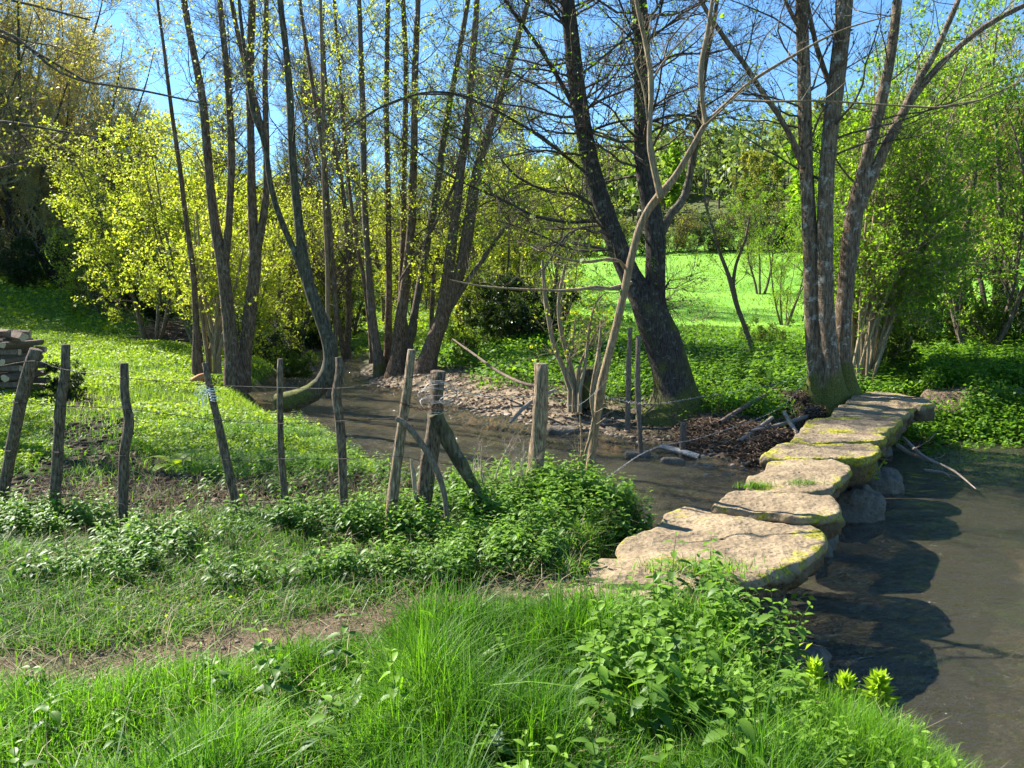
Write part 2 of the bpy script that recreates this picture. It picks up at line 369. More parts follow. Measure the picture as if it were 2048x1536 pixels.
# ground
def ground_mat():
    m, n, l, p, o = nodes('ground')
    a = N_(n, 'ShaderNodeAttribute', attribute_name='col')
    tc = n.new('ShaderNodeTexCoord')
    n1 = N_(n, 'ShaderNodeTexNoise', i_Scale=9.0, i_Detail=8.0, i_Roughness=0.7); l.new(tc.outputs['Object'], n1.inputs[0])
    n2 = N_(n, 'ShaderNodeTexNoise', i_Scale=70.0, i_Detail=4.0, i_Roughness=0.7); l.new(tc.outputs['Object'], n2.inputs[0])
    vo = N_(n, 'ShaderNodeTexVoronoi', i_Scale=30.0); l.new(tc.outputs['Object'], vo.inputs[0])
    ad = N_(n, 'ShaderNodeMath', operation='MULTIPLY_ADD', i_1=0.5); l.new(n2.outputs[0], ad.inputs[0]); l.new(n1.outputs[0], ad.inputs[2])
    mr = N_(n, 'ShaderNodeMapRange', i_1=0.45, i_2=1.05, i_3=0.45, i_4=1.5); l.new(ad.outputs[0], mr.inputs[0])
    mu = N_(n, 'ShaderNodeMix', data_type='RGBA', blend_type='MULTIPLY'); mu.inputs[0].default_value = 1
    l.new(a.outputs['Color'], mu.inputs[6]); l.new(mr.outputs[0], mu.inputs[7]); l.new(mu.outputs[2], p.inputs['Base Color'])
    p.inputs['Roughness'].default_value = 0.92; p.inputs['Specular IOR Level'].default_value = 0.2
    ad2 = N_(n, 'ShaderNodeMath', operation='MULTIPLY_ADD', i_1=0.35); l.new(vo.outputs[0], ad2.inputs[0]); l.new(ad.outputs[0], ad2.inputs[2])
    bp = N_(n, 'ShaderNodeBump', i_Strength=0.8, i_Distance=0.05); l.new(ad2.outputs[0], bp.inputs['Height']); l.new(bp.outputs[0], p.inputs['Normal'])
    return m
M['ground'] = ground_mat()
def water_mat():
    m, n, l, p, o = nodes('water')
    tc = n.new('ShaderNodeTexCoord')
    mp = N_(n, 'ShaderNodeMapping'); mp.inputs['Rotation'].default_value = (0, 0, R_(28)); mp.inputs['Scale'].default_value = (1.0, 2.2, 1)
    l.new(tc.outputs['Object'], mp.inputs[0])
    n1 = N_(n, 'ShaderNodeTexNoise', i_Scale=2.6, i_Detail=6.0, i_Roughness=0.62, i_Distortion=0.6); l.new(mp.outputs[0], n1.inputs[0])
    n2 = N_(n, 'ShaderNodeTexNoise', i_Scale=14.0, i_Detail=4.0, i_Roughness=0.6, i_Distortion=0.8); l.new(mp.outputs[0], n2.inputs[0])
    ad = N_(n, 'ShaderNodeMath', operation='MULTIPLY_ADD', i_1=0.22); l.new(n2.outputs[0], ad.inputs[0]); l.new(n1.outputs[0], ad.inputs[2])
    bp = N_(n, 'ShaderNodeBump', i_Strength=0.9, i_Distance=0.16); l.new(ad.outputs[0], bp.inputs['Height'])
    tr = n.new('ShaderNodeBsdfTransparent'); tr.inputs[0].default_value = (0.95, 0.92, 0.80, 1)
    df = n.new('ShaderNodeBsdfDiffuse'); df.inputs[0].default_value = (0.25, 0.22, 0.14, 1)
    m1 = n.new('ShaderNodeMixShader'); m1.inputs[0].default_value = 0.12; l.new(tr.outputs[0], m1.inputs[1]); l.new(df.outputs[0], m1.inputs[2])
    gl = N_(n, 'ShaderNodeBsdfGlossy', i_Roughness=0.04); l.new(bp.outputs[0], gl.inputs['Normal'])
    fr = N_(n, 'ShaderNodeFresnel', i_IOR=1.6); l.new(bp.outputs[0], fr.inputs['Normal'])
    m2 = n.new('ShaderNodeMixShader'); l.new(fr.outputs[0], m2.inputs[0]); l.new(m1.outputs[0], m2.inputs[1]); l.new(gl.outputs[0], m2.inputs[2])
    l.new(m2.outputs[0], o.inputs[0]); n.remove(p)
    return m
M['water'] = water_mat()
def stone_mat(name, dark, light, moss=0.3, yellow=0.2):
    m, n, l, p, o = nodes(name)
    tc = n.new('ShaderNodeTexCoord'); ge = n.new('ShaderNodeNewGeometry')
    n1 = N_(n, 'ShaderNodeTexNoise', i_Scale=3.0, i_Detail=9.0, i_Roughness=0.72); l.new(tc.outputs['Object'], n1.inputs[0])
    r1 = ramp(n, [(0.3, dark), (0.62, light)]); l.new(n1.outputs[0], r1.inputs[0])
    n2 = N_(n, 'ShaderNodeTexVoronoi', i_Scale=26.0); l.new(tc.outputs['Object'], n2.inputs[0])
    r2 = ramp(n, [(0.12, (0.3, 0.25, 0.2)), (0.30, (1, 1, 1))]); l.new(n2.outputs[0], r2.inputs[0])
    mk = N_(n, 'ShaderNodeTexNoise', i_Scale=5.0, i_Detail=3.0); l.new(tc.outputs['Object'], mk.inputs[0])
    rk = ramp(n, [(0.46, (0, 0, 0)), (0.56, (0.9, 0.9, 0.9))]); l.new(mk.outputs[0], rk.inputs[0])
    mu = N_(n, 'ShaderNodeMix', data_type='RGBA', blend_type='MULTIPLY'); l.new(rk.outputs[0], mu.inputs[0]); l.new(r1.outputs[0], mu.inputs[6]); l.new(r2.outputs[0], mu.inputs[7])
    at_ = N_(n, 'ShaderNodeAttribute', attribute_name='edge')
    n3 = N_(n, 'ShaderNodeTexNoise', i_Scale=3.4, i_Detail=6.0, i_Roughness=0.7); l.new(tc.outputs['Object'], n3.inputs[0])
    ad = N_(n, 'ShaderNodeMath', operation='MULTIPLY_ADD', i_1=0.16); l.new(at_.outputs['Fac'], ad.inputs[0]); l.new(n3.outputs[0], ad.inputs[2])
    r3 = ramp(n, [(0.80 - moss * 0.4, (0, 0, 0)), (0.88 - moss * 0.4, (1, 1, 1))]); l.new(ad.outputs[0], r3.inputs[0])
    n4 = N_(n, 'ShaderNodeTexNoise', i_Scale=45.0, i_Detail=4.0); l.new(tc.outputs['Object'], n4.inputs[0])
    r4 = ramp(n, [(0.3, (0.10, 0.10, 0.02)), (0.7, (0.40, 0.36, 0.04))]); l.new(n4.outputs[0], r4.inputs[0])
    mx = N_(n, 'ShaderNodeMix', data_type='RGBA'); l.new(r3.outputs[0], mx.inputs[0]); l.new(mu.outputs[2], mx.inputs[6]); l.new(r4.outputs[0], mx.inputs[7])
    sd_ = N_(n, 'ShaderNodeAttribute', attribute_name='side_dark')  # darker stone colour on slab sides and undersides
    m6 = N_(n, 'ShaderNodeMix', data_type='RGBA', blend_type='MULTIPLY'); l.new(sd_.outputs['Fac'], m6.inputs[0]); l.new(mx.outputs[2], m6.inputs[6]); m6.inputs[7].default_value = (0.36, 0.33, 0.27, 1)
    l.new(m6.outputs[2], p.inputs['Base Color']); p.inputs['Roughness'].default_value = 0.9; p.inputs['Specular IOR Level'].default_value = 0.2
    sb = N_(n, 'ShaderNodeMath', operation='MULTIPLY_ADD', i_1=0.3); l.new(n2.outputs[0], sb.inputs[0]); l.new(n1.outputs[0], sb.inputs[2])
    a5 = N_(n, 'ShaderNodeMath', operation='MULTIPLY_ADD', i_1=0.15); l.new(n4.outputs[0], a5.inputs[0]); l.new(sb.outputs[0], a5.inputs[2])
    bp = N_(n, 'ShaderNodeBump', i_Strength=0.8, i_Distance=0.05); l.new(a5.outputs[0], bp.inputs['Height']); l.new(bp.outputs[0], p.inputs['Normal'])
    return m
M['stone'] = stone_mat('slab_stone', (0.10, 0.072, 0.043), (0.31, 0.235, 0.145), moss=0.32)
M['stone_moss'] = stone_mat('mossy_slab_stone', (0.10, 0.072, 0.045), (0.30, 0.23, 0.145), moss=0.5)
M['stone_dark'] = stone_mat('pier_stone', (0.06, 0.05, 0.04), (0.19, 0.165, 0.125), moss=0.15)
M['stone_grey'] = stone_mat('grey_stone', (0.18, 0.17, 0.15), (0.42, 0.40, 0.36), moss=0.0)
def plain(name, col, rough=0.6, metal=0.0, spec=0.5):
    m, n, l, p, o = nodes(name)
    tc = n.new('ShaderNodeTexCoord'); n1 = N_(n, 'ShaderNodeTexNoise', i_Scale=40.0, i_Detail=3.0); l.new(tc.outputs['Object'], n1.inputs[0])
    r = ramp(n, [(0.3, tuple(c * 0.6 for c in col)), (0.7, col)]); l.new(n1.outputs[0], r.inputs[0]); l.new(r.outputs[0], p.inputs['Base Color'])
    p.inputs['Roughness'].default_value = rough; p.inputs['Metallic'].default_value = metal; p.inputs['Specular IOR Level'].default_value = spec
    return m
M['wire'] = plain('rusty_wire', (0.07, 0.05, 0.04), 0.7, 0.2)
M['wire_bright'] = plain('galvanised_wire', (0.40, 0.38, 0.36), 0.5, 0.5)
M['chain'] = plain('rusty_chain', (0.14, 0.05, 0.03), 0.7, 0.4)
M['twine'] = plain('blue_twine', (0.55, 0.66, 0.68), 0.7)
M['white'] = plain('seed_down', (0.75, 0.75, 0.72), 0.9)
M['red'] = plain('red_scrap', (0.55, 0.03, 0.015), 0.6)
M['yellow'] = plain('yellow_petal', (0.8, 0.55, 0.02), 0.6)
M['cut'] = plain('cut_orange_wood', (0.62, 0.24, 0.08), 0.8)
M['cut_pale'] = plain('cut_pale_wood', (0.58, 0.42, 0.27), 0.85)

# ------------------------------------------------------------------ ground sheet
def axis_pts(a, b, step, lo, hi, g=1.07):
    mid = list(np.arange(a, b, step)); up = []; s = step; x = mid[-1]
    while x < hi: s = min(s * g, 12); x += s; up.append(x)
    dn = []; s = step; x = a
    while x > lo: s = min(s * g, 12); x -= s; dn.append(x)
    return np.array(dn[::-1] + mid + up)
gx = axis_pts(-6.5, 8.5, 0.07, -280, 280); gy = axis_pts(1.6, 17.0, 0.075, -40, 420)
X, Y = np.meshgrid(gx, gy); Z = hgt(X, Y)
D, NEAR = stream(X, Y)
PX, PY = pix(X, np.maximum(Y, 0.3), Z)
path_pl = np.array([atz(a, b)[:2] for a, b in [(-500, 1400), (0, 1345), (200, 1325), (400, 1295), (600, 1272), (720, 1245), (860, 1212), (1000, 1190), (1130, 1185)]])
path2_pl = np.array([(6.2, 12.9), (6.9, 13.2), (8.5, 13.3), (12, 13.6), (20, 15)])
mud_pl = np.array([atz(a, b)[:2] for a, b in [(60, 985), (190, 990), (350, 985), (450, 985), (560, 975), (740, 985)]])
mud2_pl = np.array([atz(a, b)[:2] for a, b in [(150, 790), (190, 850), (210, 930), (280, 960)]])
def masks(x, y):
    nz = fbm(x * 2.0, y * 2.0, 31, 4); nz2 = fbm(x * 6, y * 6, 33, 3)
    path = sst(0.30, 0.08, pdist(x, y, path_pl) + (nz - 0.5) * 0.34 + (nz2 - 0.5) * 0.16)
    path = np.maximum(path, sst(0.42, 0.15, pdist(x, y, path2_pl) + (nz - 0.5) * 0.7))
    mud = sst(0.95, 0.5, pdist(x, y, mud_pl) + (nz - 0.5) * 0.9)
    mud = np.maximum(mud, sst(0.8, 0.3, pdist(x, y, mud2_pl) + (nz - 0.5) * 1.1))
    return path, mud, nz, nz2
path, mud, nz, nz2 = masks(X, Y)
def mixc(c, d, f): return c * (1 - f[..., None]) + np.asarray(d) * f[..., None]
col = np.zeros(X.shape + (3,)) + np.array([0.035, 0.06, 0.012])
col = mixc(col, (0.045, 0.075, 0.015), sst(0.4, 0.6, nz))
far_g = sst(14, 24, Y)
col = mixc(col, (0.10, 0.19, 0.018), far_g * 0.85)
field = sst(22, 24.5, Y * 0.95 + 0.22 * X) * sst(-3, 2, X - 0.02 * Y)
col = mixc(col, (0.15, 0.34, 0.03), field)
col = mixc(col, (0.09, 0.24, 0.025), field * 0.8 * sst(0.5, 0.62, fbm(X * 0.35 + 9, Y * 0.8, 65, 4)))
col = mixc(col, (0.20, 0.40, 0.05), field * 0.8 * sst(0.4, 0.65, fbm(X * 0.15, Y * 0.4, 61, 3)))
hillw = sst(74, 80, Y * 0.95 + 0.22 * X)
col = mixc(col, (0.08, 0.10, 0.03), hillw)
col = mixc(col, (0.155, 0.105, 0.07), path * (0.55 + 0.45 * sst(0.4, 0.6, nz2)))
col = mixc(col, (0.045, 0.03, 0.02), mud)
bare = sst(2.6, 1.3, D + (nz - 0.5) * 2.0) * (~NEAR) * (X < 5.6) * sst(34, 24, Y)
col = mixc(col, (0.25, 0.19, 0.13), bare * sst(0.25, 0.5, nz2) * sst(3.2, 1.2, X))
col = mixc(col, (0.055, 0.038, 0.026), bare * sst(1.2, 3.2, X))
col = mixc(col, (0.05, 0.038, 0.027), bare * sst(0.5, 0.3, nz2))
wet = sst(0.16, 0.0, D)
col = mixc(col, (0.07, 0.05, 0.035), wet * (D > 0))
bedc = np.zeros_like(col) + np.array([0.36, 0.22, 0.11])
bedc = mixc(bedc, (0.07, 0.055, 0.03), sst(0.42, 0.62, fbm(X * 1.6 + 0.6 * Y, Y * 0.9, 71, 4)))
bedc = mixc(bedc, (0.60, 0.43, 0.23), sst(0.40, 0.55, fbm(X * 1.1, Y * 1.9, 77, 4)) * sst(1.5, 3, X) * sst(9, 6, Y))
bedc = mixc(bedc, (0.045, 0.045, 0.03), 0.9 * np.clip(1.25 * np.exp(-(((X - 1.9) / 1.5) ** 2 + ((Y - 8.0) / 1.7) ** 2)), 0, 1))  # depth and shadow upstream of the bridge, painted into the bed colour
bedc = mixc(bedc, (0.03, 0.035, 0.025), 0.9 * sst(1.6, 0.8, (X - 2.6) * 0.866 - (Y - 5.2) * 0.5) * sst(-1.2, -.6, (X - 2.6) * 0.866 - (Y - 5.2) * 0.5) * (X > 1))  # bridge shadow on the pool painted as an even dark bed band
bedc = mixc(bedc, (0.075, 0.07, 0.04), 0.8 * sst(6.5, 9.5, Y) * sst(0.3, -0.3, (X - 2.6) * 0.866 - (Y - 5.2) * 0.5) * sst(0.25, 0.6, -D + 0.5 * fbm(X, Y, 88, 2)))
bedc = mixc(bedc, (0.035, 0.07, 0.018), sst(0.57, 0.64, fbm(X * 1.2 + Y, Y * 0.7 - X * 0.4, 79, 3)) * sst(1.5, 2.5, X))
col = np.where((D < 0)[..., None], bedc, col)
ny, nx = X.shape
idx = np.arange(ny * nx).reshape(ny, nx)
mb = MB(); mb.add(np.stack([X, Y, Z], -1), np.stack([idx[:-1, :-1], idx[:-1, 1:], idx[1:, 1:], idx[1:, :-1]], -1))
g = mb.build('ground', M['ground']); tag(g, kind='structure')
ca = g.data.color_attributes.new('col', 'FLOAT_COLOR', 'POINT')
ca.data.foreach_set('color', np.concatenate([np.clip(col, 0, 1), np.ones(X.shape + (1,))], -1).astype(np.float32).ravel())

# water sheet (follows the stream, slightly under the banks)
wx = axis_pts(-4.5, 8.5, 0.045, -26, 24, 1.04); wy = axis_pts(2.0, 16.0, 0.045, -8, 52, 1.03)
WX, WY = np.meshgrid(wx, wy); wd, _ = stream(WX, WY)
keep = wd < 0.9
widx = np.arange(WX.size).reshape(WX.shape)
wf = np.stack([widx[:-1, :-1], widx[:-1, 1:], widx[1:, 1:], widx[1:, :-1]], -1)[(keep[:-1, :-1] | keep[1:, 1:])]
fu = WX * 0.80 - WY * 0.60; fv = WX * 0.60 + WY * 0.80      # along / across the current
calm = np.where(WX * 0.866 - WY * 0.5 > -1.2, 0.6, 1.7) * (0.45 + 1.1 * fbm(WX * .5, WY * .5, 97, 2))
wave = (((fbm(fu * 1.5, fv * 2.6, 91, 2) - 0.5) * 0.035 + (1 - np.abs(2 * fbm(fu * 3.2 + 3, fv * 6.0, 93, 3) - 1)) * 0.020 + (fbm(fu * 9, fv * 13, 95, 2) - 0.5) * 0.010) * calm).ravel() * 0.9 - 0.02
used, inv = np.unique(wf, return_inverse=True)
wv = np.stack([WX.ravel(), WY.ravel(), np.full(WX.size, WZ) + wave], -1)[used]
mb = MB(); mb.add(wv, inv.reshape(-1, 4)); wo = mb.build('water', M['water']); tag(wo, kind='structure')

# ------------------------------------------------------------------ stone slabs
def fill_outline(pts, n):
    pts = np.asarray(pts, float); q = np.vstack([pts, pts[:1]])
    s = np.r_[0, np.cumsum(np.linalg.norm(np.diff(q, axis=0), axis=1))]
    u = np.linspace(0, s[-1], n, endpoint=False)
    return np.stack([np.interp(u, s, q[:, 0]), np.interp(u, s, q[:, 1])], -1)
def slab_mesh(name, outline, ztop, thick, mat, seed, rough=0.02, under=0.12, n=96):
    o = fill_outline(outline, n)
    for _ in range(1): o = (np.roll(o, 1, 0) + 2 * o + np.roll(o, -1, 0)) / 4
    c = o.mean(0); o = c + (o - c) * 1.05; dv = o - c; rr = np.linalg.norm(dv, axis=1, keepdims=True)
    per = (fbm(o[:, 0] * 5 + seed, o[:, 1] * 5, seed, 4) - 0.5)[:, None]
    o = o + dv / rr * per * 0.07
    dv = o - c; rr = np.linalg.norm(dv, axis=1, keepdims=True); du = dv / rr
    rings = []
    for f in np.linspace(0.02, 0.97, 22): rings.append((c + dv * f, ztop, 0, 0.25 if f < .6 else (f - .6) * 2 + .25))
    rings.append((o - du * 0.005, ztop - 0.015, 0, 1.0)); rings.append((o + du * 0.008, ztop - 0.045, 1, 1.0))
    for k, f in enumerate(np.linspace(0.25, 1, 7)):
        ins = -under * f ** 1.5
        rings.append((o + du * ins, ztop - 0.03 - (thick - 0.03) * f, 2, 0.55 - f * 0.4))
    for f in (0.7, 0.3, 0.02): rings.append((c + dv * f - du * under * f, ztop - thick, 0, 0))
    V = []; E = []
    for xy, z, kind, e in rings:
        x, y = xy[:, 0], xy[:, 1]
        zz = np.full(n, z) + (fbm(x * 3.2, y * 3.2, seed + 3, 5) - 0.5) * 0.075 + (fbm(x * 14, y * 14, seed + 9, 3) - 0.5) * rough
        if kind == 2:
            a_ = np.arctan2(dv[:, 1], dv[:, 0]); s_ = rr[:, 0] * a_
            push = (fbm(s_ * 7, np.full(n, z * 14), seed + 5, 5) - 0.5) * 0.20
            x = x + du[:, 0] * push; y = y + du[:, 1] * push
        V.append(np.stack([x, y, zz], -1)); E.append(np.full(n, e))
    V = np.array(V); K = len(V); idx = np.arange(K * n).reshape(K, n); nxt = np.roll(idx, -1, 1)
    mb = MB(); mb.add(V, np.stack([idx[:-1], idx[1:], nxt[1:], nxt[:-1]], -1).reshape(-1, 4))
    org = (c[0], c[1], ztop - thick)
    ob = mb.build(name, mat, origin=org)
    at_ = ob.data.attributes.new('edge', 'FLOAT', 'POINT'); at_.data.foreach_set('value', np.array(E).ravel().astype(np.float32))
    K_ = len(rings); dm = np.zeros((K_, n)); dm[24:] = 0.55 + 0.45 * (fbm(np.tile(np.arange(n) * .15, (K_ - 24, 1)), np.arange(K_ - 24)[:, None] * .4 + seed, seed, 3))
    a2 = ob.data.attributes.new('side_dark', 'FLOAT', 'POINT'); a2.data.foreach_set('value', np.clip(dm, 0, 1).ravel().astype(np.float32))
    return ob
def pxo(pts, z): return [atz(a, b, z)[:2] for a, b in pts]
SLABS = [
    ([(1243, 1090), (1262, 1072), (1315, 1050), (1345, 1022), (1375, 1012), (1440, 1018), (1520, 1030), (1600, 1043), (1640, 1062), (1648, 1078), (1638, 1100), (1600, 1118), (1560, 1133), (1520, 1150), (1470, 1158), (1400, 1142), (1320, 1138), (1262, 1120)], 0.0, 0.21, 'stone', 'largest pale slab of the footbridge with yellow lichen along its front edge'),
    ([(1432, 1012), (1455, 992), (1480, 984), (1560, 985), (1640, 990), (1672, 1003), (1672, 1026), (1640, 1034), (1580, 1033), (1520, 1024)], 0.05, 0.21, 'stone', 'short cracked slab directly behind the largest slab of the footbridge'),
    ([(1501, 968), (1501, 952), (1528, 940), (1536, 925), (1549, 918), (1667, 920), (1697, 933), (1699, 942), (1678, 962), (1660, 977), (1626, 982), (1560, 984), (1512, 982)], 0.04, 0.21, 'stone', 'clean pale slab with tufts of grass in the joint at its near edge'),
    ([(1529, 912), (1536, 902), (1567, 889), (1588, 886), (1738, 886), (1756, 894), (1758, 906), (1730, 914), (1688, 915), (1600, 914), (1545, 914)], 0.05, 0.30, 'stone_moss', 'slab with a thick green moss corner beside the pile of litter'),
    ([(1584, 882), (1594, 868), (1612, 863), (1750, 866), (1768, 872), (1764, 880), (1738, 883), (1650, 883)], 0.06, 0.30, 'stone_moss', 'narrow mossy slab crossed by branch shadows in the middle of the footbridge'),
    ([(1605, 860), (1617, 840), (1667, 834), (1782, 832), (1800, 834), (1802, 842), (1768, 863), (1667, 861)], 0.05, 0.30, 'stone_moss', 'slab with bright yellow moss beside the fallen branches'),
    ([(1664, 831), (1672, 816), (1725, 816), (1790, 818), (1818, 822), (1804, 830), (1740, 831)], 0.04, 0.28, 'stone', 'low slab at the foot of the multi-stemmed tree'),
    ([(1680, 812), (1702, 797), (1760, 796), (1826, 803), (1834, 812), (1818, 818), (1740, 814)], 0.05, 0.28, 'stone', 'farthest shaded slab of the footbridge touching the far bank'),
]
for k, (o, z, t, m_, lb) in enumerate(SLABS):
    ob = slab_mesh('stone_slab', pxo(o, z), z, t, M[m_], 40 + k * 13, under=0.10)
    tag(ob, lb, 'stone slab', 'slabs of the stone footbridge')
for k, (o, z, t, lb, m_) in enumerate([
        ([(1160, 1170), (1180, 1130), (1215, 1112), (1300, 1122), (1380, 1140), (1410, 1160), (1350, 1178), (1240, 1180)], 0.02, 0.25, 'pale sunlit approach stone at the near end of the footbridge', 'stone'),
        ([(1120, 1190), (1165, 1172), (1240, 1176), (1320, 1186), (1340, 1215), (1300, 1238), (1210, 1230), (1150, 1215)], 0.03, 0.25, 'flat brown stepping stone half hidden by nettles before the footbridge', 'stone'),
        ([(1705, 794), (1740, 784), (1800, 787), (1850, 797), (1870, 806), (1835, 808), (1770, 798)], 0.10, 0.25, 'curved brown kerb stone behind the far end of the footbridge', 'stone')]):
    ob = slab_mesh('approach_stone', pxo(o, z), z, t, M[m_], 210 + k * 17, under=0.02, n=64)
    tag(ob, lb, 'stepping stone')

def boulder(name, loc, size, mat, seed, label, cat, group=None, n=26, boxy=0.6):
    u = np.linspace(0, 2 * np.pi, n * 2, endpoint=False); v = np.linspace(-np.pi / 2 + 0.03, np.pi / 2 - 0.03, n)
    U, V = np.meshgrid(u, v); d = np.stack([np.cos(V) * np.cos(U), np.cos(V) * np.sin(U), np.sin(V)], -1)
    sph = d / (np.abs(d) ** 5).sum(-1, keepdims=True) ** 0.2
    d = d * (1 - boxy) + sph * boxy
    p = d.reshape(-1, 3)
    off = np.array([mnoise.fractal(Vector(q * 1.6 + seed), 0.8, 2.1, 5) for q in p])
    p = p * (1 + off[:, None] * 0.22) * np.asarray(size) / 2
    idx = np.arange(len(p)).reshape(n, 2 * n); nx = np.roll(idx, -1, 1)
    mb = MB(); mb.add(p, np.stack([idx[:-1], nx[:-1], nx[1:], idx[1:]], -1).reshape(-1, 4))
    ob = mb.build(name, mat); ob.location = loc
    return tag(ob, label, cat, group)
axis_b = np.array([0.5, 0.866]); side_b = np.array([0.866, -0.5])
for k, (px, py, sx, sy, h_, lb) in enumerate([
        (1480, 1100, 0.8, 0.5, 0.5, 'rough stone pier under the near joint of the largest slab'),
        (1545, 1040, 1.0, 0.5, 0.6, 'square stone pier under the joint of the largest and the cracked slab'),
        (1628, 958, 1.35, 0.62, 0.60, 'big rounded boulder pier standing in the dark water beneath the clean pale slab'),
        (1672, 900, 1.25, 0.5, 0.62, 'stone pier below the slab with the thick moss corner'),
        (1712, 858, 1.25, 0.5, 0.62, 'stone pier below the yellow mossed slab'),
        (1760, 820, 1.2, 0.7, 0.60, 'dark abutment stone below the farthest slab')]):
    p = atz(px, py, 0)
    ob = boulder('pier_stone', (p[0] - 0.18, p[1] + 0.1, -0.22 - h_ / 2 - 0.06), (sx * 0.62, sy * 0.62, h_ + 0.12), M['stone_dark'], 3 + k * 5, lb, 'bridge pier', 'piers of the stone footbridge')
    ob.rotation_euler = (0, 0, -0.52)
# side boulders standing proud of the slabs on the pool side
p = atz(1718, 1035, WZ)
boulder('pier_boulder', (p[0], p[1] + 0.15, -0.62), (0.62, 0.6, 0.62), M['stone_dark'], 77, 'grey boulder bulging out of the pool beside the middle of the footbridge', 'boulder', boxy=0.3)
p = atz(1795, 985, WZ)
boulder('pier_boulder', (p[0] - 0.1, p[1] + 0.2, -0.66), (0.5, 0.5, 0.5), M['stone_dark'], 78, 'smaller bluish boulder behind the grey boulder at the bridge side', 'boulder', boxy=0.3)
p = atz(1640, 1105, -0.3)
boulder('pier_boulder', (p[0] - 0.3, p[1] + 0.2, -0.6), (0.2, 0.3, 0.9), M['stone_dark'], 79, 'upright stone post under the right end of the cracked slab', 'boulder', boxy=0.7)
p = atz(1612, 1335, WZ)
boulder('bank_stone', (p[0], p[1], -0.60), (0.26, 0.2, 0.16), M['stone_dark'], 12, 'pale grey stone at the water edge below the nettles', 'stone')
STN = [(1275, 912, .34, .2, .12, 'flat wet stone standing out of the shallows'), (1345, 925, .3, .2, .10, 'dark wet stone near the litter bank'), (1180, 908, .10, .10, .08, 'small pink stone in midstream'),
       (1015, 833, .14, .1, .08, 'white pebble at the gravel edge'), (1128, 866, .5, .3, .16, 'flat dark rock at the gravel bar end'), (1660, 1012, .1, .1, .05, 'pale chip of stone on the cracked slab')]
for k, (px, py, sx, sy, sz, lb) in enumerate(STN[:5]):
    p = atz(px, py, WZ); boulder('stream_stone', (p[0], p[1], WZ + 0.005), (sx * 1.1, sy * 1.1, sz * 1.4), M['stone_grey' if k in (2, 3) else 'stone_dark'], 20 + k, lb, 'stone', n=12)
# shoreline pebbles along the gravel bar: nobody could count them
mb = MB()
def pebbles(x, y, z, s):
    a = np.linspace(0, 2 * np.pi, 7, endpoint=False); M_ = len(x)
    rz = rng.uniform(0, 6.28, M_); el = rng.uniform(0.6, 1.0, M_)
    rings = []
    for rr, zz in ((0.03, 0.5), (0.7, 0.38), (1.0, 0.0), (0.7, -0.4)):
        lx = rr * np.cos(a)[None] * s[:, None]; ly = rr * np.sin(a)[None] * s[:, None] * el[:, None]
        rings.append(np.stack([x[:, None] + lx * np.cos(rz)[:, None] - ly * np.sin(rz)[:, None] + rng.normal(0, .08, lx.shape) * s[:, None], y[:, None] + lx * np.sin(rz)[:, None] + ly * np.cos(rz)[:, None], z[:, None] + zz * s[:, None] * np.ones(7)], -1))
    V = np.stack(rings, 1); i = np.arange(M_ * 28).reshape(M_, 4, 7); n_ = np.roll(i, -1, 2)
    mb.add(V, np.stack([i[:, :-1], i[:, 1:], n_[:, 1:], n_[:, :-1]], -1).reshape(-1, 4), np.repeat(rng.uniform(0, 1, M_), 21))
bx = rng.uniform(-6, 6, 90000); by = rng.uniform(9, 24, 90000); dd, nn = stream(bx, by)
k_ = (~nn) & (dd > -0.25) & (dd < 1.2) & (rng.uniform(0, 1, 90000) < np.exp(-np.maximum(dd, 0) * 3.2) * 0.20) & (bx < 4)
bx, by = bx[k_], by[k_]; pebbles(bx, by, hgt(bx, by) + 0.01, rng.uniform(0.012, 0.05, len(bx)) * (0.7 + by / 25))
M['pebble'] = leaf_mat('pebble', (0.06, 0.045, 0.032), (0.32, 0.25, 0.18), 0.0, rough=0.75)
o = mb.build('gravel', M['pebble']); tag(o, 'loose wet pebbles along the far water edge', 'gravel', kind='stuff')

# ------------------------------------------------------------------ fence posts, wires
WOOD_PTS = {}
def post(name, pts, Y, mat, label, cat='fence post', group='wooden stakes of the wire fence', sides=14, K=16, lump=0.10, Y2=None, parts=None, sink=0.35):
    P, R = stem_px(pts, Y, K, Y2)            # base first, top last
    d0 = nrm(P[0] - P[1]); P = np.vstack([P[0] + d0 * sink, P]); R = np.r_[R[0], R]
    mb = MB(); tubes(mb, P, R, sides, lump=lump, cap=True)
    o = mb.build(name, mat, origin=tuple(P[1]))
    return tag(o, label, cat, group)
post('fence_post', [(3, 1005, 21), (30, 860, 23), (50, 770, 24), (72, 700, 24)], 5.6, M['post'], 'grey stake leaning right in front of the woodpile')
post('fence_post', [(108, 1045, 21), (116, 890, 21), (122, 800, 21), (131, 745, 18), (131, 690, 17)], 5.5, M['post'], 'straight grey stake with a notch, second from the left edge')
post('fence_post', [(248, 1068, 13), (246, 985, 19), (248, 905, 19), (259, 848, 20), (250, 795, 17), (248, 727, 17)], 5.3, M['post'], 'crooked stake with an elbow halfway up')
post('fence_post', [(476, 1030, 14), (456, 940, 17), (440, 860, 16), (422, 785, 14), (410, 726, 13)], 5.5, M['post'], 'leaning stake wrapped with pale blue twine')
post('fence_post', [(573, 1062, 14), (570, 1000, 16), (562, 900, 13), (560, 800, 12), (561, 718, 11)], 5.4, M['post'], 'thinnest pale stake in front of the mossy curved trunk')
post('fence_post', [(688, 1085, 18), (686, 950, 18), (680, 850, 18), (673, 790, 19), (681, 745, 20), (677, 715, 14)], 5.2, M['post'], 'wavy brown stake between the thin pale stake and the chained stake')
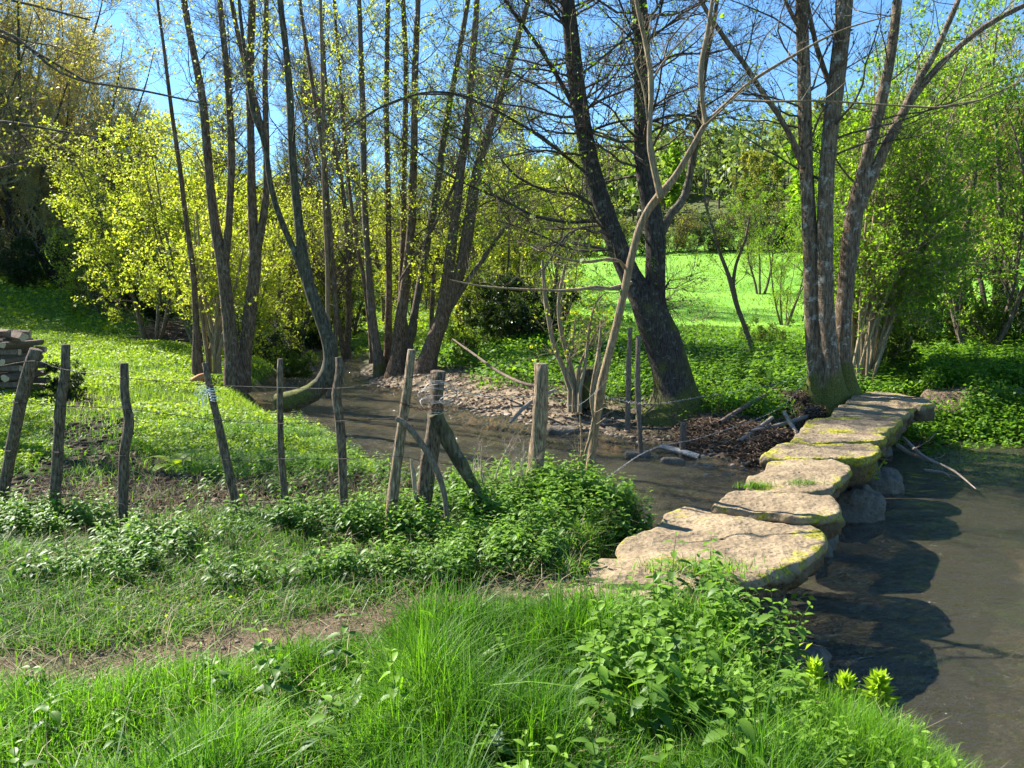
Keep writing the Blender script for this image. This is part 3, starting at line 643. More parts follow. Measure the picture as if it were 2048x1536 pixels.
post('fence_post', [(775, 1088, 22), (785, 1000, 22), (795, 920, 20), (810, 810, 20), (824, 700, 17)], 5.1, M['post_pale'], 'tall pale stake with a rusty chain leaning right')
post('gate_post', [(833, 1070, 40), (845, 1010, 36), (858, 925, 32), (868, 860, 30), (873, 800, 27), (878, 743, 29)], 5.35, M['post'], 'thick dark weathered gate post with splits, tied with wire', 'gate post', None, sides=20, lump=0.14)
post('gate_post', [(1066, 1000, 33), (1072, 930, 34), (1078, 860, 31), (1081, 800, 29), (1083, 728, 26)], 5.95, M['post_pale'], 'thick pale barkless post standing alone among the nettles', 'gate post', None, sides=20, lump=0.10)
post('brace_log', [(985, 1045, 20), (955, 985, 22), (920, 925, 26), (890, 870, 30), (868, 828, 28)], 5.5, M['bark_moss'], 'split mossy log leaning as a brace against the dark gate post', 'log', None, sides=16, lump=0.14, Y2=5.32)
post('curved_stick', [(894, 1042, 10), (888, 985, 12), (868, 930, 13), (838, 880, 12), (812, 850, 12), (793, 836, 11)], 5.0, M['dead'], 'curved dark stick hooked across the chained stake and gate post', 'stick', None, lump=0.08, sink=0.05)
post('post_splinter', [(830, 985, 8), (827, 950, 9), (822, 918, 4)], 5.3, M['dead_pale'], 'orange splinter of wood sticking up left of the gate post', 'splinter', None, sink=0.05)
post('fence_stake', [(1256, 815, 11), (1257, 740, 11), (1261, 655, 8)], 11.6, M['dead'], 'thin dark stake on the far bank left of its twin', 'stake', 'pair of thin stakes by the forked tree', sides=8, K=10)
post('fence_stake', [(1279, 857, 10), (1275, 760, 11), (1277, 670, 9)], 10.9, M['dead'], 'thin dark stake on the far bank, the nearer of the pair', 'stake', 'pair of thin stakes by the forked tree', sides=8, K=10)
post('fence_post', [(1797, 722, 12), (1800, 690, 12), (1804, 640, 13)], 17.5, M['post_pale'], 'orange-brown stake with a flat top on the right bank', sides=8, K=8)
post('fence_post', [(1783, 745, 11), (1788, 700, 11), (1793, 655, 9)], 16.5, M['post'], 'slender grey leaning stake left of the orange-brown stake', sides=8, K=8)
post('fence_post', [(1811, 740, 8), (1816, 705, 8), (1821, 665, 7)], 16.2, M['dead_pale'], 'thin crooked stake right of the orange-brown stake', sides=8, K=8)
post('cut_stump', [(1366, 872, 13), (1367, 845, 12)], 11.0, M['dead'], 'small sawn stub standing in the litter below the forked tree', 'stump', None, K=5, sides=10)
post('cut_stump', [(1176, 775, 54), (1175, 738, 50)], 14.0, M['bark_moss'], 'broad sawn stump wrapped in moss beside the hazel suckers', 'stump', None, K=5, sides=20, lump=0.08)

def wire(name, pts, Ys, label, barbs=True, r=0.0021, mat='wire', group='strands of barbed wire on the fence', step=0.11):
    W = np.array([at(a, b, y) for (a, b), y in zip(pts, Ys)])
    L = np.linalg.norm(np.diff(W, axis=0), axis=1).sum(); K = max(12, int(L / 0.05))
    P = cat_rom(W, K)
    mb = MB(); tubes(mb, P, np.full(K, r), 5)
    if barbs:
        nb = int(L / step); i = np.linspace(1, K - 2, nb).astype(int); T = nrm(P[i + 1] - P[i - 1])
        for s in range(2):
            v = nrm(np.cross(T, rng.normal(0, 1, T.shape))) * 0.016 + T * rng.normal(0, 0.004, (nb, 1))
            Q = P[i] + T * (0.004 if s else -0.004); tubes(mb, np.stack([Q - v, Q, Q + v], 1), np.full((nb, 3), r * 0.8) * [0.4, 1, 0.4], 4)
            v2 = nrm(np.cross(T, v)) * r * 1.9
            tubes(mb, np.stack([Q - T * .008 + v2, Q + v2 * .5, Q + T * .008 - v2], 1), np.full((nb, 3), r), 4)
    o = mb.build(name, M[mat], origin=tuple(P[0])); return tag(o, label, 'wire', group)
Yp = {0: 5.6, 1: 5.5, 2: 5.3, 3: 5.5, 4: 5.4, 5: 5.2, 6: 5.1, 7: 5.3}
def strand(ys, label, extra=()):
    xs = [(-60, 5.6), (60 - (ys[1] - 740) * 0.2, 5.53), (124, 5.42), (248, 5.24), (425 + (ys[4] - 780) * 0.18, 5.42), (561, 5.33), (683, 5.12), (805 - (ys[7] - 760) * 0.12, 5.03)]
    pts = []; Y = []
    for (x, y_), py in zip(xs, ys): pts.append((x, py)); Y.append(y_)
    for (x, y2, yy) in extra: pts.append((x, y2)); Y.append(yy)
    wire('barbed_wire', pts, Y, label)
strand([745, 722, 738, 756, 770, 775, 776, 758], 'topmost barbed strand running past the tops of the stakes', [(872, 745, 5.2)])
strand([800, 806, 812, 818, 840, 847, 842, 836], 'second barbed strand from the top of the fence')
strand([905, 902, 905, 912, 920, 918, 918, 912], 'third barbed strand from the top of the fence', [(845, 922, 5.2), (905, 930, 5.28), (940, 940, 5.5)])
strand([985, 983, 988, 1008, 1004, 1006, 1002, 1001], 'lowest barbed strand just above the nettles')
wire('barbed_wire', [(880, 775, 0)[:2], (1000, 795), (1095, 790), (1150, 812), (1200, 778)], [5.3, 5.7, 5.95, 6.1, 6.2], 'slack galvanised strand looping past the lone pale post', mat='wire_bright')
wire('barbed_wire', [(1175, 985), (1300, 900), (1420, 870), (1560, 815), (1625, 740)], [6.2, 8.0, 9.5, 11.4, 12.1], 'long strand crossing the litter bank to the right tree', mat='wire_bright', r=0.003)
wire('barbed_wire', [(1190, 790), (1300, 808), (1400, 794), (1560, 765), (1625, 720)], [6.3, 9, 11.5, 11.8, 12.0], 'upper strand from the leaning tree to the right tree', mat='wire_bright', r=0.003)
wire('barbed_wire', [(945, 1060), (1040, 965), (1090, 895), (1150, 860), (1230, 820)], [5.4, 5.7, 5.9, 6.1, 6.5], 'loose rusty strand rising behind the nettle mound')
# tangle of wire round the gate post
mb = MB()
c = at(872, 795, 5.3)
for k in range(5):
    a = np.linspace(0, 2 * np.pi * rng.uniform(1.2, 2.2), 40); rr = rng.uniform(0.06, 0.13)
    cc = c + np.array([rng.uniform(-0.09, 0.12), -0.09 + rng.uniform(-.03, .03), rng.uniform(-0.08, 0.05)])
    P = cc + np.stack([np.cos(a + k) * rr * (1 + .2 * np.sin(3 * a)), 0.06 * np.sin(a * 1.3 + k), np.sin(a + k) * rr * 0.6], -1)
    tubes(mb, P, np.full(40, 0.0018), 4)
tag(mb.build('wire_tangle', M['wire_bright'], origin=tuple(c)), 'bright tangle of loose wire round the dark gate post', 'wire')
for k, (px, py, y_, r0) in enumerate([(788, 1003, 5.09, 0.043), (842, 1015, 5.35, 0.07), (868, 800, 5.35, 0.058), (873, 758, 5.35, 0.06)]):
    c = at(px, py, y_); a = np.linspace(0, 4 * np.pi, 40)
    mb = MB(); tubes(mb, c + np.stack([np.cos(a) * r0, np.sin(a) * r0, a * 0.0015], -1), np.full(40, 0.0028), 5)
    tag(mb.build('wire_tie', M['wire'], origin=tuple(c)), ['wire tie low on the chained stake', 'wire tie low on the dark gate post', 'wire tie at the chain height of the gate post', 'wire tie near the top of the gate post'][k], 'wire tie', 'wire ties on posts')
# chain
A = at(805, 805, 5.06); B = at(880, 812, 5.24); n = 15
root = thing('chain', tuple(A), 'rusty chain linking the pale stake to the dark gate post', 'chain')
mb = MB(); a = np.linspace(0, 2 * np.pi, 14)
for k in range(n):
    t = k / (n - 1); c = A * (1 - t) + B * t + np.array([0, -0.02, -0.03 * math.sin(math.pi * t)]); T = nrm(B - A); Sv = np.array([0, 0, 1.]) if k % 2 else nrm(np.cross(T, [0, 0, 1.]))
    tubes(mb, c + np.cos(a)[:, None] * T * 0.014 + np.sin(a)[:, None] * Sv * 0.008, np.full(14, 0.003), 5)
mb.build('links', M['chain'], root, origin=tuple(A)).location = (0, 0, 0)
# twine on the leaning stake
mb = MB(); c = at(424, 782, 5.44)
for k in range(13):
    s0 = c + np.array([0, -0.03, rng.uniform(-0.05, 0.04)]); dx = rng.uniform(-0.13, -0.02) if k < 16 else rng.uniform(-0.02, 0.03)
    e = s0 + np.array([dx, rng.uniform(-.03, .02), rng.uniform(-0.13, -0.02)]); mid = (s0 + e) / 2 + np.array([dx * .3, 0, 0.04])
    tubes(mb, cat_rom([s0, mid, e], 8), np.full(8, 0.0016), 4)
a = np.linspace(0, 10 * np.pi, 90); tubes(mb, c + np.stack([np.cos(a) * 0.03 + a * 0.0007, np.sin(a) * 0.03, 0.02 - a * 0.003], -1), np.full(90, 0.0022), 4)
tag(mb.build('twine', M['twine'], origin=tuple(c)), 'frayed pale blue twine wound round the leaning stake', 'twine')

# ------------------------------------------------------------------ woodpile
def split_log(mbk, seed):
    n = 12; a = np.linspace(0, 2 * np.pi, n, endpoint=False); r = np.random.default_rng(seed)
    cut = r.integers(0, 3); prof = np.ones(n)
    if cut == 1: prof = np.where(np.sin(a) > 0, 1, 0.55)
    if cut == 2: prof = np.where((a > 0.3) & (a < 2.6), 1.0, 0.62)
    prof = prof * r.uniform(0.88, 1.1, n)
    return a, prof
lroot_meshes = []
for s in range(6):
    a, prof = split_log(None, s); K = 8; r = np.random.default_rng(50 + s)
    V = []
    for k in range(K):
        t = k / (K - 1); rad = 0.082 * prof * (1 + 0.05 * np.sin(t * 5 + s))
        V.append(np.stack([np.cos(a) * rad + 0.01 * math.sin(t * 3 + s), np.full(len(a), t - 0.5), np.sin(a) * rad], -1))
    V = np.array(V); i = np.arange(K * 12).reshape(K, 12); nx_ = np.roll(i, -1, 1)
    mb = MB(); mb.add(V, np.stack([i[:-1], nx_[:-1], nx_[1:], i[1:]], -1).reshape(-1, 4)); bm_ = mb.mesh('log_bark', M['dead'], smooth=False)
    ends = []
    for e, yy in ((0, -0.503), (K - 1, 0.503)):
        mb = MB()
        ring = V[e].copy(); ring[:, 1] = yy; inner = ring * np.array([0.02, 1, 0.02]); mid = ring * np.array([0.97, 1, 0.97])
        W_ = np.stack([mid, inner]); q = np.arange(24).reshape(2, 12); nq = np.roll(q, -1, 1)
        mb.add(W_, np.stack([q[:-1], nq[:-1], nq[1:], q[1:]], -1).reshape(-1, 4)); ends.append(mb.mesh('log_end', M['cut_pale'], smooth=False))
    lroot_meshes.append((bm_, ends))
pc = atz(20, 800, 0.05); pile_y = 12.6
px0 = at(62, 780, pile_y)[0]
gz = h1(px0 - 0.4, pile_y)
rows = [('end', 5), ('side', 2), ('end', 5), ('side', 2), ('end', 5), ('side', 2), ('end', 5), ('top', 4)]
zc = gz + 0.08; rn = ['lowest', 'second', 'third', 'fourth', 'fifth', 'sixth', 'seventh', 'top']
for ri, (kd, n) in enumerate(rows):
    for k in range(n):
        bmsh, emsh = lroot_meshes[(ri * 3 + k) % 6]
        if kd == 'end': loc = (px0 - 0.10 - k * 0.155, pile_y, zc); rot = (0, rng.uniform(0, 6), 0); sc_ = rng.uniform(0.85, 1.05)
        elif kd == 'side': loc = (px0 - 0.42, pile_y - 0.36 + k * 0.7, zc - 0.01); rot = (0, rng.uniform(-.2, .2), math.pi / 2); sc_ = 0.82
        else: loc = (px0 - 0.25 - k * 0.2, pile_y - 0.1, zc + 0.02 * (k % 2)); rot = (rng.uniform(-.1, .1), rng.uniform(-.5, .5), rng.uniform(0.7, 1.9)); sc_ = 1.1
        e = thing('split_log', loc, {'end': f'split log end-on in the {rn[ri]} row of the woodpile', 'side': f'log laid crosswise in the {rn[ri]} row of the woodpile', 'top': 'loose orange-brown log thrown on top of the woodpile'}[kd], 'log', 'logs of the woodpile')
        e.rotation_euler = rot; e.scale = (sc_, 1, sc_)
        link('bark', bmsh, e); [link('cut_face', q_, e) for q_ in emsh]
    zc += 0.135 if kd == 'end' else 0.125
# bush beside the pile is made with the plants below
# orange cut log in the meadow
p = at(400, 720, 16.2)
e = thing('cut_log', (p[0], 16.2, h1(p[0], 16.2) + 0.10), 'freshly sawn orange log on the grass beside the thin left tree', 'log')
mb = MB(); tubes(mb, np.array([[-0.16, 0, 0], [0, 0, .01], [0.2, .05, 0.0]]), [0.12, 0.13, 0.12], 16, lump=0.05); mb.build('bark', M['dead'], e)
mb = MB(); tubes(mb, np.array([[-0.14, -0.13, 0.02], [0.05, -0.10, .13], [0.14, -0.02, 0.2]]), [0.09, 0.10, 0.05], 12, lump=0.15, cap=True); mb.build('cut_face', M['cut'], e)

# ------------------------------------------------------------------ fallen branches, litter, brush pile
def fallen(pts, Ys, label, mat='dead_pale', name='fallen_branch', side_n=3, group='fallen branches on the far bank', lump=0.06):
    W = np.array([[*at(a, b, y), w_ * y / FPX / 2] for (a, b, w_), y in zip(pts, Ys)])
    Q = cat_rom(W, 14); mb = MB(); tubes(mb, Q[:, :3], np.maximum(Q[:, 3], .003), 8, lump=lump)
    if side_n:
        p_, r_ = spawn(Q[None, :, :3], Q[None, :, 3], side_n, 0.3, 0.9, 0.25, 0.6, rmin=0.003); tubes(mb, p_, r_, 4)
    return tag(mb.build(name, M[mat], origin=tuple(W[0, :3])), label, 'branch', group)
fallen([(1095, 775, 8), (1050, 768, 7), (1000, 745, 6), (950, 710, 5), (905, 678, 3)], [13.5, 14, 15, 16, 17], 'long bare bough rising left from the pale post over the gravel bar', mat='dead')
fallen([(1545, 835, 8), (1500, 868, 9), (1480, 882, 7)], [11.3, 11.1, 10.9], 'forked pale stick standing in the litter', side_n=2)
fallen([(1625, 830, 10), (1560, 850, 9), (1500, 862, 5)], [11.9, 11.4, 11.0], 'pale branch lying from the right tree toward the litter')
fallen([(1595, 868, 9), (1580, 845, 9), (1567, 822, 7)], [11.1, 11.3, 11.4], 'short thick stick leaning upright beside the mossy slab', side_n=0)
fallen([(1400, 915, 14), (1370, 905, 13), (1322, 893, 11)], [10.75, 10.95, 11.3], 'bleached log at the water edge under the litter', side_n=0, mat='stone_grey', name='bleached_log')
fallen([(1530, 790, 6), (1470, 825, 9), (1440, 845, 9)], [12.5, 11.9, 11.6], 'brown stick pointing down the bank behind the litter', mat='dead')
fallen([(1020, 845, 6), (1060, 805, 8), (1110, 780, 7)], [12.9, 13.2, 13.5], 'curved root-like branch by the gravel bar')
fallen([(1805, 875, 7), (1850, 915, 7), (1905, 940, 5), (1952, 978, 2)], [10.9, 9.6, 9.2, 8.6], 'branch trailing from the bridge into the pool', group='branches caught in the pool')
fallen([(1795, 890, 9), (1818, 905, 8), (1850, 918, 6)], [10.6, 10.2, 9.9], 'short broken branch caught against the pier', group='branches caught in the pool')
fallen([(1848, 940, 6), (1885, 945, 6), (1900, 955, 3)], [9.9, 9.7, 9.5], 'pale twig floating on the pool by the trailing branch', side_n=1, group='branches caught in the pool')
fallen([(480, 640, 2), (510, 655, 6)], [20, 20], 'short dry snag beside the left twin trunks', side_n=0, group=None)
fallen([(1130, 835, 5), (1200, 850, 6), (1240, 846, 3)], [12.4, 12.2, 12.3], 'dark stick lying flat on the muddy shore', mat='dead')
fallen([(590, 960, 4), (640, 985, 6), (700, 1000, 4)], [6.6, 6.5, 6.4], 'reddish stick on the bare soil behind the fence', mat='dead', group=None)
fallen([(1463, 1220, 3), (1500, 1205, 4), (1530, 1192, 3)], [4.8, 4.8, 4.8], 'straight dry stalk above the dark water under the bridge', side_n=0, group=None) if False else None
# litter: sticks and crumbs on the far bank, uncountable
mb = MB()
lx = rng.uniform(2.2, 5.2, 9000); ly = rng.uniform(9.9, 12.8, 9000); ld, ln = stream(lx, ly)
k_ = (ld > 0.0) & (ld < 1.7) & (~ln) & (lx - 0.55 * (ly - 10) > 1.6) & (lx < 2.3 + 0.95 * (ly - 9.2))
lx, ly, ld = lx[k_], ly[k_], ld[k_]; lz = hgt(lx, ly) + rng.uniform(0, 0.16, len(lx)) * np.clip(1.3 - np.abs(ld - 0.6), 0, 1)
n = len(lx); a = rng.uniform(0, 6.28, n); L = rng.uniform(0.05, 0.28, n); dv = np.stack([np.cos(a), np.sin(a), rng.normal(0, .25, n)], -1) * L[:, None]
c = np.stack([lx, ly, lz], -1); tubes(mb, np.stack([c - dv / 2, c + rng.normal(0, .015, (n, 3)), c + dv / 2], 1), (rng.uniform(0.003, 0.010, n)[:, None] * [1, 1, .6]), 4)
leaves(mb, c + rng.normal(0, 0.06, (n, 3)) * [1, 1, .2], rng.normal(0, 1, (n, 3)) * [1, 1, .3], 0.055)
leaves(mb, c + rng.normal(0, 0.08, (n, 3)) * [1, 1, .2], rng.normal(0, 1, (n, 3)) * [1, 1, .3], 0.045)
tag(mb.build('litter', M['dry']), 'brown drift of dead leaves and twigs on the far bank', 'litter', kind='stuff')
mb = MB()
n = 26000; lx = rng.uniform(-5, 5.5, n); ly = rng.uniform(10, 22, n); ld, ln = stream(lx, ly); k_ = (~ln) & (ld > 0.05) & (ld < 3.2) & (rng.uniform(0, 1, n) < 0.5)
lx, ly = lx[k_], ly[k_]; n = len(lx); c = np.stack([lx, ly, hgt(lx, ly) + 0.015], -1)
leaves(mb, c, rng.normal(0, 1, (n, 3)) * [1, 1, .2], 0.07)
a = rng.uniform(0, 6.28, n // 4); dv = np.stack([np.cos(a), np.sin(a), rng.normal(0, .1, n // 4)], -1) * rng.uniform(.06, .3, n // 4)[:, None]; c = c[:n // 4]
tubes(mb, np.stack([c - dv / 2, c + rng.normal(0, .015, c.shape), c + dv / 2], 1), np.full((len(c), 3), 0.006), 4)
# behind the fence, on the churned soil
n = 2600; lx = rng.uniform(-4.2, -0.6, n); ly = rng.uniform(5.6, 10, n); pm, mm_, _, _ = masks(lx, ly); k_ = mm_ > 0.3; lx, ly = lx[k_], ly[k_]; n = len(lx)
c = np.stack([lx, ly, hgt(lx, ly) + 0.01], -1); a = rng.uniform(0, 6.28, n); dv = np.stack([np.cos(a), np.sin(a), rng.normal(0, .15, n)], -1) * rng.uniform(.04, .2, n)[:, None]
tubes(mb, np.stack([c - dv / 2, c + rng.normal(0, .008, (n, 3)) + [0, 0, .01], c + dv / 2], 1), np.full((n, 3), 0.003), 4)
leaves(mb, c + [0, 0, .01], rng.normal(0, 1, (n, 3)) * [1, 1, .3], 0.05)
tag(mb.build('leaf_litter', M['dry']), 'scattered dead leaves and sticks on bare soil', 'litter', kind='stuff')
# brush pile
mb = MB(); p = at(345, 635, 29); n = 420; bz = h1(p[0], 29)
a = rng.uniform(0, 6.28, n); rr = rng.uniform(0, 1, n) ** 0.6; c = np.stack([p[0] + np.cos(a) * rr * 0.9, 29 + np.sin(a) * rr * 0.9, bz + rng.uniform(0, 1, n) * (1 - rr ** 2) * 0.85 + 0.05], -1)
b = rng.normal(0, 0.5, n) + rng.choice([0, 3.14], n); dv = np.stack([np.cos(b), np.sin(b), rng.normal(-0.12, .22, n)], -1) * rng.uniform(0.8, 1.9, n)[:, None]
tubes(mb, np.stack([c - dv / 2, c + rng.normal(0, .05, (n, 3)) + [0, 0, .08], c + dv / 2], 1), rng.uniform(.008, .022, n)[:, None] * [1, 1, .4], 4)
tag(mb.build('brush_pile', M['dead'], origin=(p[0], 29, bz)), 'heap of cut branches on the meadow left of the thin tree', 'brush pile')
# ------------------------------------------------------------------ trees traced from the photograph
def flare(P, R, amt=0.5, h=0.5):
    dz = np.abs(P[:, 2] - P[0, 2]); return R * (1 + amt * np.exp(-dz / h * 2.2))
def real_tree(name, label, cat, stems, bark, base=None, group=None, limbs=(), ws=1.0, nb=(10, 6, 5), bl=(1.2, 2.6), t0=0.3, t1=0.97, leaf=None, leaf_n=2, leaf_size=0.05,
              twig='twig', up=0.06, ang=(35, 80), sides=16, lump=0.05, fl=0.5, rmin=0.0025, bias=None, leaf_frac=1.0, sub=(0.35, 0.9), sub2=(0.12, 0.4), flat=0.5):
    """stems: list of dict(p=[(x,y,w)..base to tip], Y=, Y2=)"""
    PR = []
    for s in stems:
        P, R = stem_px(s['p'], s['Y'], s.get('K', 30), s.get('Y2')); R = R * s.get('ws', ws)
        if s.get('root', True):
            d0 = np.array([0, 0, -1.0]); R = flare(P, R, s.get('fl', fl)); P = np.vstack([P[0] + d0 * 0.4, P]); R = np.r_[R[0] * 1.1, R]
        PR.append((P, R, s))
    b = PR[0][0][1] if base is None else np.asarray(base)
    root = thing(name, tuple(b), label, cat, group)
    for P, R, s in PR:
        mb = MB(); tubes(mb, P, R, s.get('sides', sides), lump=lump); mb.build('trunk', s.get('bark', bark), root, origin=tuple(b)).location = (0, 0, 0)
    mbt = MB(); lim = []
    for l in limbs:
        P, R = stem_px(l['p'], l['Y'], 24, l.get('Y2')); R = R * (0.62 if 'oak' in name else 0.85); lim.append((P, R)); tubes(mbt, P, R, 8, lump=0.04)
    if limbs: mbt.build('limb', bark, root, origin=tuple(b)).location = (0, 0, 0)
    mbt = MB(); mbl = MB(); cnt = 0
    allb = []
    for P, R, s in PR:
        n = s.get('nb', nb[0])
        if n: allb.append(spawn(P[None], R[None], n, s.get('t0', t0), t1, bl[0], bl[1], ang=ang, K=8, up=up, wob=0.17, rf=0.17, rmin=rmin * 1.6, bias=bias))
    for P, R in lim:
        Pp, Rp = cat_rom(np.c_[P, R], 8)[:, :3], np.interp(np.linspace(0, 1, 8), np.linspace(0, 1, len(R)), R); allb.append((Pp[None], Rp[None]))
        allb.append(spawn(P[None], R[None], 7, 0.15, 1.0, bl[0] * 0.4, bl[1] * 0.55, ang=ang, K=8, up=up, wob=0.1, rf=0.45, rmin=rmin))
    if allb:
        B = np.concatenate([x[0] for x in allb]); BR = np.concatenate([x[1] for x in allb]); nl = sum(1 for _ in lim)
        tubes(mbt, B, BR, 5)
        S, SR = spawn(B, BR, nb[1], 0.12, 1.0, sub[0], sub[1], ang=(25, 65), K=6, up=up, wob=0.12, rf=0.6, rmin=rmin)
        tubes(mbt, S, SR, 3)
        T, TR = spawn(S, SR, nb[2], 0.15, 1.0, sub2[0], sub2[1], ang=(25, 60), K=4, up=up, wob=0.14, rf=0.7, rmin=rmin * 0.75)
        tubes(mbt, T, TR, 3)
        cr = mbt.build('crown', M[twig], root, origin=tuple(b)); cr.location = (0, 0, 0)
        if leaf:
            k_ = rng.uniform(0, 1, len(T)) < leaf_frac; T = T[k_]
            p_, a_ = along(T, leaf_n, 0.3, 1.0); leaves(mbl, p_, a_, leaf_size, flat=flat)
            if mbl.n: mbl.build('foliage', M[leaf], cr, origin=tuple(b)).location = (0, 0, 0)
    return root

A0 = M['bark_alder']
real_tree('alder_tree', 'slender leaning tree rising beside the sawn orange log', 'tree', [dict(p=[(395, 715, 26), (392, 640, 22), (386, 540, 19), (372, 440, 17), (360, 340, 15), (343, 220, 13), (327, 90, 10), (315, 0, 9), (300, -170, 6), (295, -330, 3)], Y=17)], A0, ws=0.58, leaf='leaf_lime', leaf_frac=0.45, nb=(22, 9, 6), bl=(1.0, 2.6), t0=0.3)
real_tree('alder_tree', 'twin-stemmed tree forking high, left of the curved mossy trunk', 'tree', [
    dict(p=[(468, 752, 42), (459, 650, 38), (451, 580, 36), (444, 520, 34), (428, 440, 26), (417, 330, 23), (405, 200, 22), (386, 100, 19), (368, 0, 18), (350, -180, 13), (335, -420, 4)], Y=16.4),
    dict(p=[(447, 540, 28), (456, 470, 22), (461, 380, 20), (463, 300, 20), (456, 170, 18), (445, 60, 16), (438, -20, 14), (430, -200, 10), (425, -420, 3)], Y=16.4, root=False)],
    A0, ws=0.68, leaf='leaf_lime', leaf_frac=0.35, nb=(22, 9, 6), bl=(1.0, 3.0), t0=0.35)
real_tree('alder_tree', 'dark twin tree leaning right from the same root as the high fork', 'tree', [
    dict(p=[(482, 748, 36), (493, 680, 36), (503, 600, 34), (510, 530, 34), (507, 470, 26), (503, 380, 23), (502, 300, 20), (500, 150, 20), (505, 0, 18), (510, -200, 11), (512, -420, 3)], Y=16.7),
    dict(p=[(508, 540, 28), (520, 470, 22), (531, 400, 19), (533, 310, 17), (530, 150, 14), (533, 0, 12), (538, -200, 7), (540, -350, 3)], Y=16.7, root=False),
    dict(p=[(532, 310, 14), (515, 220, 14), (490, 130, 13), (470, 40, 12), (455, -60, 10), (440, -250, 4)], Y=16.7, root=False)],
    A0, ws=0.72, leaf='leaf_lime', leaf_frac=0.35, nb=(20, 9, 6), bl=(1.0, 2.8), t0=0.35)
real_tree('curved_tree', 'tree with a mossy trunk bent like a hook over the stream', 'tree', [
    dict(p=[(555, 808, 60), (590, 800, 58), (622, 787, 54), (650, 760, 48), (662, 722, 42), (655, 675, 38), (636, 620, 36), (618, 570, 33), (605, 510, 30), (598, 450, 25), (586, 330, 22), (580, 200, 20), (572, 100, 18), (560, 0, 16), (545, -180, 11), (530, -400, 3)], Y=12.9, K=48, sides=24, root=False),
    dict(p=[(616, 575, 24), (590, 505, 18), (562, 440, 17), (541, 370, 15), (530, 290, 13), (505, 220, 12), (492, 120, 11), (478, 0, 9), (470, -200, 4)], Y=12.9, root=False)],
    M['bark_moss'], base=at(563, 815, 12.9), ws=0.7, leaf='leaf_lime', leaf_frac=0.3, nb=(18, 9, 6), bl=(1.0, 2.8), t0=0.45, fl=0)
real_tree('alder_tree', 'thin pale tree with a dark partner standing in the stream behind the hook', 'tree', [
    dict(p=[(659, 764, 15), (656, 620, 13), (655, 520, 13), (649, 400, 12), (646, 200, 10), (641, 0, 8), (636, -200, 5), (632, -350, 2)], Y=18, bark=M['bark_pale']),
    dict(p=[(668, 768, 16), (671, 690, 13), (670, 600, 12), (660, 460, 12), (648, 330, 11), (628, 190, 10), (602, 20, 9), (580, -150, 6), (560, -330, 2)], Y=18)],
    A0, ws=0.75, leaf='leaf_lime', leaf_frac=0.5, nb=(14, 7, 5), bl=(0.8, 2.2), t0=0.25, fl=0.3)
real_tree('alder_clump', 'clump of many straight stems on the small gravel point in midstream', 'tree', [
    dict(p=[(760, 735, 26), (745, 640, 24), (736, 520, 20), (729, 400, 19), (725, 200, 18), (718, 0, 13), (712, -200, 8), (708, -400, 3)], Y=22, bark=M['bark_grey']),
    dict(p=[(776, 738, 24), (777, 640, 22), (778, 560, 18), (776, 400, 17), (773, 200, 15), (776, 0, 13), (778, -250, 5)], Y=22.3),
    dict(p=[(794, 752, 48), (799, 660, 36), (812, 560, 29), (822, 450, 25), (828, 300, 22), (830, 150, 20), (836, 0, 16), (842, -200, 9), (846, -400, 3)], Y=21.6),
    dict(p=[(812, 720, 24), (832, 610, 21), (850, 510, 22), (872, 390, 23), (888, 270, 20), (912, 140, 16), (936, 0, 14), (965, -200, 8), (990, -380, 3)], Y=22, bark=M['bark_grey']),
    dict(p=[(745, 700, 13), (728, 560, 12), (712, 480, 11), (694, 330, 10), (680, 150, 9), (668, 0, 8), (655, -250, 3)], Y=23),
    dict(p=[(798, 700, 20), (806, 500, 18), (808, 350, 16), (812, 150, 16), (806, 0, 14), (800, -200, 6)], Y=23)],
    A0, ws=0.66, leaf='leaf_lime', leaf_frac=0.75, leaf_size=0.06, nb=(26, 10, 8), bl=(1.4, 4.2), t0=0.25, fl=0.6, rmin=0.004, ang=(40, 85))
real_tree('leaning_alder', 'pair of thick stems leaning right out of the midstream clump', 'tree', [
    dict(p=[(848, 745, 46), (868, 680, 41), (888, 620, 37), (897, 540, 30), (910, 440, 25), (923, 330, 21), (938, 210, 19), (947, 90, 16), (954, 0, 13), (962, -200, 7), (968, -380, 3)], Y=21),
    dict(p=[(888, 630, 30), (915, 560, 29), (930, 500, 29), (938, 450, 30), (952, 350, 24), (975, 270, 22), (1005, 180, 18), (1040, 60, 14), (1062, -20, 12), (1100, -200, 6), (1120, -330, 3)], Y=21, root=False),
    dict(p=[(875, 650, 22), (910, 600, 16), (940, 555, 13), (965, 520, 11), (1000, 470, 9), (1035, 430, 7)], Y=21, root=False, bark=M['bark_grey'], nb=4)],
    A0, ws=0.78, leaf='leaf_lime', leaf_frac=0.8, leaf_size=0.06, nb=(30, 10, 8), bl=(1.4, 4.2), t0=0.3, rmin=0.004, ang=(40, 85),
    limbs=[dict(p=[(925, 330, 9), (880, 430, 7), (800, 560, 5)], Y=21), dict(p=[(952, 350, 9), (1000, 400, 8), (1060, 440, 5)], Y=21)])
